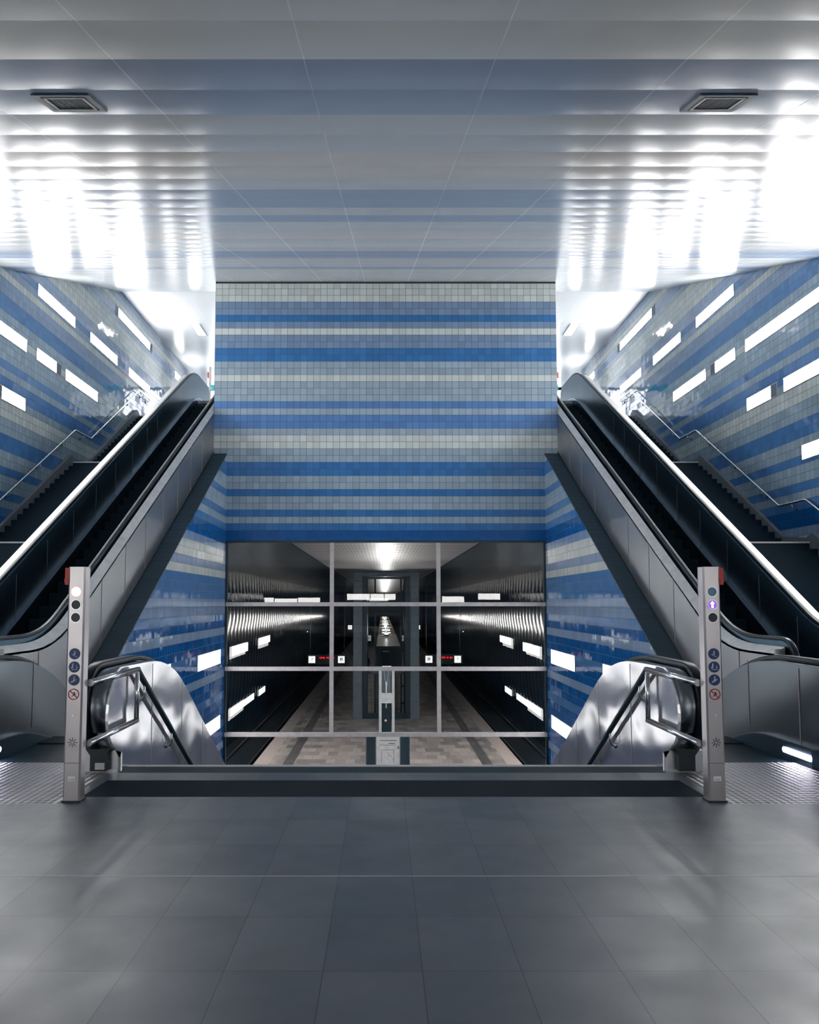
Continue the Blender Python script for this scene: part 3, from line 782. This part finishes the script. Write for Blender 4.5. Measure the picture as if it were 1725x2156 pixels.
# ------------------------------------------------------------------ wall light boxes
def light_box(label, group, x, y0, y1, z0, z1, mat, s, louvre=None):
    """box on a wall facing the hall axis; s = side of the wall"""
    t = thing('wall_light', label, 'wall light', (x, (y0 + y1) / 2, z0), group)
    f = MB(); e = 0.018; a, b = x, x - s * 0.012
    f.box(a, b, y0 - e, y1 + e, z1, z1 + e); f.box(a, b, y0 - e, y1 + e, z0 - e, z0); f.box(a, b, y0 - e, y0, z0, z1); f.box(a, b, y1, y1 + e, z0, z1)
    f.build('frame', 'alu', t)
    ya, yb = y0, y1
    L = 0.30
    for w in (louvre or ()):
        lv = MB()
        if w == 'near': l0, l1 = y0, y0 + L; ya = y0 + L
        else: l0, l1 = y1 - L, y1; yb = y1 - L
        lv.box(x, x - s * 0.004, l0, l1, z0, z1)
        for q in range(7): lv.box(x - s * 0.004, x - s * 0.010, l0, l1, z0 + q * (z1 - z0) / 7, z0 + q * (z1 - z0) / 7 + 0.016)
        lv.build('louvre', 'pillar', t)
    d = MB(); d.box(x, x - s * 0.008, ya, yb, z0, z1); d.build('diffuser', mat, t)
    return t
BX = [  # y0, y1, row, louvred ends, words
    (25.62, 29.75, 11.05, ('near', 'far'), 'highest long light box on the %s wall, dark louvres at both ends'),
    (33.1, 34.3, 11.05, None, 'small far light box on the %s wall just above the escalator handrail peak'),
    (19.82, 22.24, 9.37, None, 'light box under the lower ceiling edge on the %s wall, nearest in the second row'),
    (23.45, 25.86, 9.37, None, 'middle light box of the second row on the %s wall'),
    (27.1, 29.55, 9.37, None, 'palest light box above the upper handrail end on the %s wall'),
    (15.6, 19.26, 7.69, None, 'long light box cut off by the picture edge on the %s wall, third row'),
    (19.85, 21.36, 7.69, ('far',), 'short light box with one grey louvred end in the middle of the %s wall'),
    (21.7, 24.15, 7.69, None, 'light box over the upper landing of the %s stairs, third row'),
    (17.8, 19.28, 6.20, ('near',), 'light box low on the %s wall, fourth row, with a louvred near end'),
]
for s, nm in ((-1, 'left'), (1, 'right')):
    g = 'light boxes on the %s tiled wall' % nm
    for y0, y1, z, lv, w in BX: light_box(w % nm, g, s * 9.0, y0, y1, z, z + 0.30, 'box', s, lv)
    for i, (y0, y1, z) in enumerate(((14.3, 17.48, 6.20), (14.4, 16.82, 4.53), (10.6, 13.0, 4.53), (7.0, 9.4, 2.95), (2.2, 4.6, 2.95), (11.2, 13.6, 2.95))):  # boxes outside the picture are added to light the hall
        if s > 0 and i < 2:
            light_box(('white light box above the right handrail, cut by the right picture edge, fourth row', 'lowest light box at the right picture edge above the landing rail')[i], g, s * 9.0, y0, y1, z, z + 0.30, 'box', s)
        else:
            light_box('white light box on the %s wall outside the picture, row %s' % (nm, ('four', 'five near the stairs', 'five nearer', 'six above the floor', 'six beside the camera', 'six at the stair foot')[i]), g, s * 9.0, y0, y1, z, z + 0.30, 'box', s)
    g2 = 'light boxes on the %s wall of the stairwell' % nm
    light_box('upper glowing panel on the %s blue stairwell wall' % nm, g2, s * 4.49, 18.85, 21.45, -0.19, 0.17, 'wellbox', s)
    light_box('lower glowing panel on the %s blue stairwell wall, partly behind the balustrade' % nm, g2, s * 4.49, 19.1, 21.5, -1.93, -1.59, 'wellbox', s)
    light_box('glowing panel on the %s blue stairwell wall peeping out beside the polished balustrade' % nm, g2, s * 4.49, 13.9, 16.42, -0.19, 0.17, 'wellbox', s)
for i, (x0, x1, z) in enumerate(((-8.1, -7.05, 1.36), (-7.0, -5.55, 1.3), (-5.5, -4.1, 1.36), (-2.45, -1.0, 1.60), (-0.95, -0.1, 1.60), (-0.06, 0.64, 1.60), (3.8, 5.2, 1.44), (6.1, 7.5, 1.62))):
    t = thing('wall_light', 'white light box on the rear wall of the hall, number %s from the left' % ('one', 'two', 'three', 'four', 'five', 'six', 'seven', 'eight')[i], 'wall light', (x0, -6, z), 'light boxes on the rear wall')
    f = MB(); f.box(x0 - 0.015, x1 + 0.015, -6.0, -5.99, z - 0.015, z + 0.395); f.build('frame', 'alu', t)
    d = MB(); d.box(x0, x1, -5.99, -5.98, z, z + 0.38); d.build('diffuser', 'backbox', t)

# ------------------------------------------------------------------ ceiling vents and upper ceiling lights
for s, nm in ((-1, 'left'), (1, 'right')):
    t = thing('ceiling_vent', 'rectangular grey framed air grille in the sloping ceiling, %s one of two' % nm, 'vent', (s * 2.44, 5.68, ceil_z(5.68)), 'ceiling vents')
    xa, xb = s * 2.23, s * 2.65; ya, yb = 5.48, 5.88
    def pl(x, y, d): return (x, y, ceil_z(y) - d - 0.006)
    def plate(mb, x0, x1, y0, y1, d0, d1):
        vs = [pl(x, y, d) for d in (d0, d1) for x, y in ((x0, y0), (x1, y0), (x1, y1), (x0, y1))]
        mb.add(vs, [(0, 1, 2, 3), (7, 6, 5, 4), (0, 4, 5, 1), (1, 5, 6, 2), (2, 6, 7, 3), (3, 7, 4, 0)])
    x0, x1 = min(xa, xb), max(xa, xb)
    f = MB(); w = 0.045
    for a in ((x0, x1, ya, ya + w), (x0, x1, yb - w, yb), (x0, x0 + w, ya + w, yb - w), (x1 - w, x1, ya + w, yb - w)): plate(f, *a, 0, 0.012)
    f.build('outer_frame', 'pillar', t)
    f = MB(); q = w + 0.012; w2 = 0.016
    for a in ((x0 + q, x1 - q, ya + q, ya + q + w2), (x0 + q, x1 - q, yb - q - w2, yb - q), (x0 + q, x0 + q + w2, ya + q + w2, yb - q - w2), (x1 - q - w2, x1 - q, ya + q + w2, yb - q - w2)): plate(f, *a, 0.002, 0.016)
    f.build('inner_frame', 'alu', t)
    b = MB(); plate(b, x0 + w, x1 - w, ya + w, yb - w, 0.0, 0.002); b.build('backing', 'black', t)
    sl = MB(); nn = 16; q += w2
    for i in range(nn):
        xx = x0 + q + (x1 - x0 - 2 * q) * (i + 0.5) / nn; plate(sl, xx - 0.003, xx + 0.003, ya + q, yb - q, 0.002, 0.010)
    sl.build('slats', 'darkmetal', t)
    t = thing('ceiling_light', 'small white ceiling light above the top of the %s escalator' % nm, 'ceiling light', (s * 7.22, 29.8, ZC), 'upper ceiling lights')
    d = MB(); d.box(s * 7.07, s * 7.37, 29.2, 30.4, ZC - 0.02, ZC - 0.012); d.build('diffuser', 'box', t)
    f = MB()
    for a in ((7.03, 7.07, 29.16, 30.44), (7.37, 7.41, 29.16, 30.44)): f.box(s * a[0], s * a[1], a[2], a[3], ZC - 0.03, ZC - 0.005)
    f.build('frame', 'alu', t)
    # sign pole in the upper hall
    t = thing('sign_pole', 'slim grey pole with teal sign and red lamp at the %s escalator head' % nm, 'sign', (s * 7.25, 32, ZU), 'sign poles in the upper hall')
    px = s * 7.24 if s < 0 else 7.10
    b = MB(); b.box(px - 0.04, px + 0.04, 31.96, 32.04, ZU, 11.18); b.build('pole', 'alu', t)
    rd = MB(); rd.box(px + s * 0.04, px + s * 0.10, 31.96, 32.04, 10.72, 10.95); rd.build('red_lamp', 'red', t)
    tx = MB(); xs0, xs1 = (px + 0.02, px + 0.95) if s < 0 else (px - 0.95, px + 0.06)
    tx.box(xs0, xs1, 31.90, 31.95, 10.16, 10.40); sgn = tx.build('sign_panel', 'teal', t)
    if s < 0:
        cu = D.curves.new('lettering', 'FONT'); cu.body = 'n De'; cu.size = 0.20; cu.extrude = 0.004; cu.materials.append(M['white'])
        tmp = D.objects.new('tmp', cu); COL.objects.link(tmp); bpy.context.view_layer.update()
        lm = D.meshes.new_from_object(tmp.evaluated_get(bpy.context.evaluated_depsgraph_get())); D.objects.remove(tmp)
        lo = D.objects.new('lettering', lm); COL.objects.link(lo); lo.parent = sgn
        lo.location = (px + 0.03, 31.895, 10.21); lo.rotation_euler = (math.pi / 2, 0, 0)

# ------------------------------------------------------------------ glazed screen over the platform hall
t = thing('glass_screen', 'large gridded glass screen below the tiled centre wall, looking over the platform', 'glass wall', (0, YW, -2.2))
XS = [-4.49, -1.51, 1.48, 4.49]; ZS = [-2.2, -0.395, 1.395, 3.18]
for i in range(3):
    for j in range(3):
        g = MB(); y0 = YW + 0.06 + random.uniform(-0.004, 0.004)
        tl = random.uniform(-0.006, 0.006)
        x0, x1, z0, z1 = XS[i] + 0.05, XS[i + 1] - 0.05, ZS[j] + 0.05, ZS[j + 1] - 0.05
        g.add([(x0, y0, z0), (x1, y0 + tl, z0), (x1, y0 + tl, z1), (x0, y0, z1)], [(0, 1, 2, 3)]); g.build('pane', 'glass', t)
for x in XS[1:3]: m_ = MB(); m_.box(x - 0.055, x + 0.055, YW + 0.02, YW + 0.14, -2.2, 3.18); m_.build('mullion', 'alu', t)
for x in (-4.46, 4.46): m_ = MB(); m_.box(x - 0.03, x + 0.03, YW + 0.02, YW + 0.12, -6.0, 3.18); m_.build('edge_post', 'darkmetal', t)
for z in ZS[:3]: m_ = MB(); m_.box(-4.47, 4.47, YW + 0.0, YW + 0.14, z - 0.055, z + 0.055); m_.build('transom', 'alu', t)
m_ = MB(); m_.box(-4.47, 4.47, YW + 0.0, YW + 0.14, 3.12, 3.18); m_.build('head_rail', 'darkmetal', t)

# ------------------------------------------------------------------ platform hall contents
HX = 0.14
for s, x, nm in ((-1, -9.3, 'left'), (1, 9.5, 'right')):
    for (y0, y1, z0, z1, w) in ((48.1, 53.9, -1.83, -1.26, 'upper pair of lit panels, nearer one, on the %s track wall'), (58.7, 64.4, -1.74, -1.22, 'upper pair of lit panels, farther one, on the %s track wall'),
                                (47.9, 56.7, -5.42, -5.0, 'lower row of three lit panels on the %s track wall'), (58.7, 62.0, -5.48, -5.05, 'lower single lit panel on the %s track wall')):
        t = thing('lit_panel', w % nm, 'wall light', (x, y0, z0), 'lit panels on the %s track wall' % nm)
        n = 3 if y1 - y0 > 8 else (2 if y1 - y0 > 5 else 1)
        for i in range(n):
            a, b = y0 + (y1 - y0) * i / n, y0 + (y1 - y0) * (i + 1) / n
            d = MB(); d.box(x - s * 0.02, x - s * 0.06, a + 0.12, b - 0.12, z0, z1); d.build('diffuser', 'hallbox', t)
        f = MB(); f.box(x, x - s * 0.02, y0, y1, z0 - 0.03, z1 + 0.03); f.build('frame', 'darkmetal', t)
    t = thing('strip_lamp', 'long strip lamp high over the %s track just past the glass screen' % nm, 'lamp', (s * 8.6, 25, 2.9))  # unseen lamps added to brighten the platform
    d = MB(); d.box(s * 8.45, s * 8.75, 24, 40, 2.9, 3.0); d.build('diffuser', 'striplamp', t)
    f = MB(); f.box(s * 8.4, s * 8.8, 24, 40, 3.0, 3.355); f.build('housing', 'darkmetal', t)

# lift shaft
Y0 = 50.9
t = thing('lift_shaft', 'tall glazed lift shaft between two grey clad pillars on the platform', 'lift', (HX, Y0, ZP))
for sx in (-1, 1):
    p = MB(); xx = HX + sx * 1.86
    zz = ZP
    while zz < 3.38:
        p.box(xx - 0.26, xx + 0.26, Y0, Y0 + 0.6, zz + 0.015, min(zz + 1.1, 3.39)); zz += 1.1
    p.build('pillar', 'pillar', t)
    q = MB(); q.box(HX + sx * 1.38 - 0.16, HX + sx * 1.38 + 0.16, Y0 + 0.1, Y0 + 2.4, ZP, 3.1); q.build('shaft_frame', 'darkmetal', t)
    q = MB(); q.box(HX + sx * 1.57 - 0.025, HX + sx * 1.57 + 0.025, Y0 - 0.02, Y0 + 0.06, ZP, 3.4); q.build('edge_trim', 'pillar', t)
q = MB(); q.box(HX - 1.595, HX + 1.595, Y0 + 0.01, Y0 + 0.6, 3.12, 3.395); q.build('header', 'pillar', t)
q = MB(); q.box(HX - 1.3, HX + 1.3, Y0 + 0.1, Y0 + 0.3, 2.95, 3.1); q.box(HX - 1.3, HX + 1.3, Y0 + 0.1, Y0 + 0.3, ZP, ZP + 0.35); q.build('shaft_sill', 'darkmetal', t)
g = MB(); g.add([(HX - 1.25, Y0 + 0.2, ZP + 0.35), (HX + 1.25, Y0 + 0.2, ZP + 0.35), (HX + 1.25, Y0 + 0.2, 2.95), (HX - 1.25, Y0 + 0.2, 2.95)], [(0, 1, 2, 3)]); g.build('front_pane', 'liftglass', t)
for k, (xa, w) in enumerate(((-0.72, 0.06), (0.98, 0.06), (1.18, 0.035))):
    q = MB(); q.box(HX + xa - w, HX + xa + w, Y0 + 0.8, Y0 + 0.95, ZP, 3.1 if k else -2.9 + 6); q.build('guide_rail', 'darkmetal', t)
ru = MB()
for z in (-5.1, -4.0, -3.0, -1.7, -0.4, 1.0): ru.box(HX + 0.95, HX + 1.2, Y0 + 0.8, Y0 + 0.9, z - 0.06, z + 0.06)
ru.build('ladder_rungs', 'darkmetal', t)
q = MB(); q.box(HX - 1.2, HX + 1.2, Y0 + 0.6, Y0 + 0.9, -3.2, -2.95); q.build('car_sill', 'pillar', t)
q = MB(); q.box(HX - 0.6, HX + 0.5, Y0 + 0.9, Y0 + 1.1, ZP + 0.1, ZP + 0.6); q.build('buffer_box', 'pillar', t)
# lift mechanism frame in front
t = thing('lift_guide_frame', 'pale grey twin post frame with cross plate in front of the lift shaft', 'frame', (HX, 44, ZP))
for sx in (-1, 1): q = MB(); q.box(HX + sx * 0.36 - 0.075, HX + sx * 0.36 + 0.075, 44, 44.2, ZP, -2.25); q.build('post', 'liftwhite', t)
q = MB(); q.box(HX - 0.30, HX + 0.30, 44.02, 44.18, -4.13, -3.57); q.build('cross_plate', 'liftwhite', t)
q = MB(); q.box(HX - 0.30, HX + 0.24, 44.1, 44.14, -3.57, -2.25); q.build('back_plate', 'pillar', t)
q = MB(); q.box(HX - 0.30, HX + 0.24, 44.1, 44.14, ZP, -4.13); q.build('front_plate', 'darkmetal', t)
q = MB()
for sx in (-1, 1): q.tube([(HX - 0.03 + sx * 0.14, 44.08, -2.25), (HX - 0.02 + sx * 0.02, 44.06, -3.3)], 0.012, 6)
q.tube([(HX - 0.03, 44.06, -2.95), (HX - 0.03, 44.06, -4.4)], 0.045, 8); q.build('cable', 'liftwhite', t)
q = MB(); q.disc_y(HX - 0.06, 44.09, -5.08, 0.06, 0.02, 12); q.build('orange_lamp', 'litorange', t)
frame_root = t

# uplit beam over the platform with its lamps
t = thing('light_beam', 'long dark suspended beam with a row of warm uplights running down the platform', 'light fitting', (HX + 0.17, 56, -2.4))
bx = HX + 0.18
q = MB(); q.prism_z([(bx - 0.86, 56), (bx + 0.86, 56), (bx + 0.86, 170), (bx - 0.86, 170)], -3.15, -1.66); q.build('casing', 'darkmetal', t)
q = MB(); q.box(bx - 0.84, bx + 0.84, 73, 170, -1.66, -1.64); q.build('top_boards', 'beamtop', t)
q = MB(); q.box(bx - 0.86, bx + 0.86, 55.98, 56.0, -1.70, -1.65); q.build('front_edge', 'pillar', t)
for k, (yl, ps) in enumerate([(73.5, 0), (76.5, 1), (82.5, 1), (86.5, 1), (94, 1), (100, 0), (104, 1), (111, 1), (119, 1), (127, 1), (136, 0), (142, 1), (151, 1), (160, 1)]):
    for sx in ((-1, 1) if ps else (0,)):
        xx = bx + sx * 0.24 - 0.05
        ring = [(xx + 0.19 * math.cos(math.radians(a)), yl + 0.75 * math.sin(math.radians(a))) for a in range(0, 360, 24)]
        hh = MB(); hh.prism_z([(xx - 0.22, yl - 0.8), (xx + 0.22, yl - 0.8), (xx + 0.22, yl + 0.8), (xx - 0.22, yl + 0.8)], -1.64, -1.52); hd = hh.build('lamp_head', 'black', t)
        h = MB(); h.prism_z(ring, -1.52, -1.50); h.build('lamp_lens', 'lampdisc', hd)
def uplight(name, loc, power, parent, r=0.05, kind='SPOT', size=112):
    l = D.lights.new(name, kind)
    if kind == 'SPOT': l.spot_size = math.radians(size); l.spot_blend = 0.6
    l.energy = power; l.color = (1.0, 0.92, 0.86); l.shadow_soft_size = r
    lo = D.objects.new(name, l); COL.objects.link(lo); lo.location = loc; lo.rotation_euler = (math.pi + math.radians(25 if kind == 'SPOT' else 0), 0, 0)
    lo.parent = parent; lo.matrix_parent_inverse = Matrix.Translation(-Vector(parent.location))
q = MB(); q.box(HX - 0.25, HX + 0.25, 44.0, 44.2, -2.2, -2.1); q.build('top_lamp', 'signlit', frame_root); uplight('frame_uplight', (HX, 44.1, -2.08), 1500, frame_root)  # lamp added on the frame to wash the hall ceiling
for yl in range(76, 165, 11): uplight('beam_uplight', (bx - 0.05, yl, -1.42), 240, t, 0.05, 'POINT')

# information pillar
Y0 = 34.0
t = thing('information_stand', 'three sided information stand with a map poster between dark angled wings', 'information board', (HX, Y0, ZP))
zt = -4.27
q = MB(); q.box(HX - 0.50, HX + 0.50, Y0, Y0 + 0.14, ZP, zt); q.build('frame', 'liftwhite', t)
q = MB(); q.box(HX - 0.36, HX + 0.36, Y0 - 0.01, Y0, ZP + 0.35, zt - 0.14); po = q.build('poster', 'signlit' if False else 'white', t)
q = MB(); q.box(HX - 0.36, HX + 0.36, Y0 - 0.014, Y0 - 0.01, zt - 0.17, zt - 0.14); q.box(HX - 0.36, HX + 0.36, Y0 - 0.014, Y0 - 0.01, zt - 0.36, zt - 0.345); q.box(HX + 0.02, HX + 0.30, Y0 - 0.014, Y0 - 0.01, zt - 0.30, zt - 0.265)
q.box(HX - 0.28, HX + 0.26, Y0 - 0.014, Y0 - 0.01, zt - 0.56, zt - 0.545); q.box(HX - 0.28, HX - 0.265, Y0 - 0.014, Y0 - 0.01, zt - 1.1, zt - 0.56); q.box(HX + 0.245, HX + 0.26, Y0 - 0.014, Y0 - 0.01, zt - 1.1, zt - 0.56)
for a, b, an in ((0.02, 0.70, -0.9), (0.10, 0.80, -0.5), (0.18, 0.88, -0.9)): q.bar_y(HX + a, Y0 - 0.01, zt - b, 0.16, 0.012, an, 0.004)
q.build('map_print', 'skirting', po)
q = MB(); q.box(HX + 0.42, HX + 0.46, Y0 - 0.03, Y0, zt - 0.50, zt - 0.40); q.build('lock', 'black', t)
q = MB(); q.box(HX - 0.24, HX + 0.24, Y0 + 0.0, Y0 + 0.5, zt, zt + 0.07); q.build('top_lamp', 'signlit', t); uplight('stand_uplight', (HX, Y0 + 0.25, zt + 0.09), 1500, t)
for sx in (-1, 1):
    w = MB(); a = (HX + sx * 0.52, Y0 + 0.02); b = (HX + sx * 0.93, Y0 + 0.42)
    w.prism_z([a, b, (b[0] - 0.02, b[1] + 0.08), (a[0] - 0.02, a[1] + 0.08)], ZP, zt + 0.02); wo = w.build('wing', 'darkmetal', t)
    e = MB()
    for p, dd in ((a, 0.02), (b, 0.02)): e.box(p[0] - dd, p[0] + dd, p[1] - 0.03, p[1] + 0.02, ZP, zt + 0.03)
    e.build('wing_edge', 'pillar', wo)

# hanging signs
def sign_board(x0, x1, y, z0, z1, label, items, group):
    t = thing('hanging_sign', label, 'sign', ((x0 + x1) / 2, y, z0), group)
    b = MB(); b.box(x0, x1, y, y + 0.25, z0 - 0.1, z1 + 0.12); b.build('casing', 'black', t)
    for kind, a, w in items:
        if kind == 'sq':
            q = MB(); q.box(a, a + w, y - 0.02, y, z0, z1); qo = q.build('lit_symbol', 'signlit', t)
            p = MB(); cx, cz = a + w / 2, (z0 + z1) / 2
            for q2 in (-1, 1):
                p.prism_y([(cx + q2 * (0.025 + 0.075 * math.sin(math.radians(a))), cz + 0.03 + 0.14 * math.cos(math.radians(a))) for a in range(0, 181, 20)], y - 0.03, y - 0.02)
            p.build('symbol', 'signblack', qo)
        elif kind == 'clock':
            q = MB(); q.box(a, a + w, y - 0.02, y, z0, z1); qo = q.build('clock_face', 'signlit', t)
            p = MB(); cx, cz = a + w / 2, (z0 + z1) / 2
            p.bar_y(cx + 0.02, y - 0.02, cz + 0.04, 0.16, 0.04, 1.1, 0.01); p.bar_y(cx, y - 0.02, z1 - 0.03, 0.05, 0.03, 1.57, 0.01)
            p.build('hands', 'signblack', qo)
        else:
            q = MB(); n = 11
            for i in range(n):
                if i in (4, 7): continue
                xx = a + w * i / n
                q.box(xx, xx + w / n * 0.7, y - 0.015, y, z1 - 0.19 + random.uniform(-0.02, 0.02), z1 - 0.06)
            q.build('red_text', 'ledred', t)
    for xx in (x0 + 0.2, x1 - 0.2):
        r = MB(); r.box(xx - 0.025, xx + 0.025, y + 0.1, y + 0.15, z1 + 0.12, 3.36); r.build('hanger', 'black', t)
Y = 60.0
sign_board(-5.8, -2.8, Y, -3.14, -2.62, 'black hanging sign with clock, red text and white square over the left platform edge', [('clock', -5.70, 0.5), ('led', -4.87, 1.15), ('sq', -3.47, 0.5)], 'near hanging signs')
sign_board(3.05, 6.0, Y, -3.12, -2.60, 'black hanging sign with white square, red text and clock over the right platform edge', [('sq', 3.16, 0.52), ('led', 4.40, 0.82), ('clock', 5.35, 0.5)], 'near hanging signs')
Y = 120.0
sign_board(-5.4, -2.2, Y, -2.65, -2.05, 'distant hanging sign with two white squares over the left platform edge', [('sq', -5.35, 0.6), ('sq', -3.0, 0.5)], 'far hanging signs')
sign_board(3.0, 5.8, Y, -2.65, -2.05, 'distant hanging sign with two white squares over the right platform edge', [('sq', 3.15, 0.6), ('sq', 5.1, 0.5)], 'far hanging signs')
for sx, nm, xa in ((-1, 'left', -2.1), (1, 'right', 1.85)):
    t = thing('information_sign', 'dim white destination sign beyond the lift, %s of the uplit beam' % nm, 'sign', (xa, 86, -2.7), 'dim destination signs')
    q = MB(); q.box(xa, xa + 0.75, 86, 86.1, -2.75, -2.15); qo = q.build('panel', 'signdim', t)
    q = MB(); q.bar_y(xa + 0.2, 86, -2.45, 0.2, 0.06, 1.2, 0.01); q.bar_y(xa + 0.5, 86, -2.45, 0.24, 0.06, 1.5, 0.01); q.build('print', 'signblack', qo)
    q = MB(); q.box(xa + 0.3, xa + 0.36, 86.02, 86.08, -2.15, 3.4); q.build('hanger', 'black', t)

# ------------------------------------------------------------------ people on the platform
def person(label, x, y, turn, arm=0.0):
    root = thing('person', label, 'person', (x, y, ZP), 'people on the platform')
    V = [(0, 0, .96), (0, 0.01, 1.15), (0, 0.02, 1.34), (0, 0.0, 1.47), (0, -0.02, 1.56), (0, -0.035, 1.66),
         (-.10, 0, .90), (-.11, -.03, .50), (-.12, .03, .09), (-.13, -.12, .04), (.10, 0, .90), (.11, .04, .50), (.12, .10, .09), (.13, -.05, .04),
         (-.19, .01, 1.40), (-.25, .02, 1.13), (-.23, -.07 - arm, .90), (.19, .01, 1.40), (.26, .0, 1.13), (.2, -.16 - arm, .95 + arm), (0, -0.03, 1.73)]
    Ed = [(0, 1), (1, 2), (2, 3), (3, 4), (4, 5), (0, 6), (6, 7), (7, 8), (8, 9), (0, 10), (10, 11), (11, 12), (12, 13), (2, 14), (14, 15), (15, 16), (2, 17), (17, 18), (18, 19), (5, 20)]
    Rr = [(.17, .12), (.155, .11), (.18, .115), (.075, .075), (.055, .06), (.085, .10), (.10, .10), (.065, .07), (.045, .05), (.045, .035), (.10, .10), (.065, .07), (.045, .05), (.045, .035), (.07, .07), (.05, .05), (.035, .04), (.07, .07), (.05, .05), (.035, .04), (.07, .08)]
    me = D.meshes.new('body'); me.from_pydata(V, Ed, []); me.materials.append(M['coat'])
    o = D.objects.new('body', me); COL.objects.link(o); o.parent = root
    md = o.modifiers.new('skin', 'SKIN')
    for i, r in enumerate(Rr): me.skin_vertices[0].data[i].radius = r
    me.skin_vertices[0].data[0].use_root = True
    o.modifiers.new('sub', 'SUBSURF').levels = 1; o.modifiers['sub'].render_levels = 2
    hd = MB(); n = 10; vs = []; fs = []
    for i in range(9):
        th = math.pi * i / 8
        for j in range(n): vs.append((0.083 * math.sin(th) * math.cos(2 * math.pi * j / n), -0.035 + 0.10 * math.sin(th) * math.sin(2 * math.pi * j / n), 1.655 + 0.125 * math.cos(th)))
    for i in range(8):
        for j in range(n): fs.append((i * n + j, i * n + (j + 1) % n, (i + 1) * n + (j + 1) % n, (i + 1) * n + j))
    hd.add(vs, fs, True); hd.add([(0.02, -0.13, 1.65), (-0.02, -0.13, 1.65), (0, -0.16, 1.635), (0, -0.13, 1.69)], [(0, 1, 2), (0, 2, 3), (1, 3, 2)])
    h = hd.build('face', 'skin'); h.parent = root; h.matrix_parent_inverse = Matrix()
    ha = MB(); ha.add([(a * 1.08, (b + 0.035) * 1.06 - 0.02, (c - 1.655) * 1.06 + 1.66) for a, b, c in vs], [f for f in fs if sum(vs[i][2] for i in f) / 4 > 1.68 or sum(vs[i][1] for i in f) / 4 > 0.005], True)
    h = ha.build('hair', 'hair'); h.parent = root; h.matrix_parent_inverse = Matrix()
    for sx, base in ((-1, (-.23, -.07 - arm, .90)), (1, (.2, -.16 - arm, .95 + arm))):
        hb = MB(); p = Vector(base)
        hb.tube([p, p + Vector((0, -.02, -.09))], 0.032, 8)
        for q in range(4): hb.tube([p + Vector((0.0, -.045 + .02 * q, -.08)), p + Vector((-sx * .01, -.05 + .02 * q, -.13)), p + Vector((-sx * .025, -.05 + .02 * q, -.165 - (0.01 if q in (1, 2) else 0)))], 0.009, 6)
        hb.tube([p + Vector((-sx * .015, -.045, -.04)), p + Vector((-sx * .03, -.075, -.09))], 0.010, 6)
        h = hb.build('hand', 'skin'); h.parent = root; h.matrix_parent_inverse = Matrix()
    root.rotation_euler = (0, 0, turn)
    return root
person('person in a dark coat standing on the platform beside the uplit beam', -1.70, 84.2, 2.6, 0.12)
person('farther person in dark clothes beyond the lift, left of two', -2.35, 133, 0.3)
person('farther person in dark clothes beyond the lift, right of two, pulling close to the beam', -1.6, 135.5, -0.5)
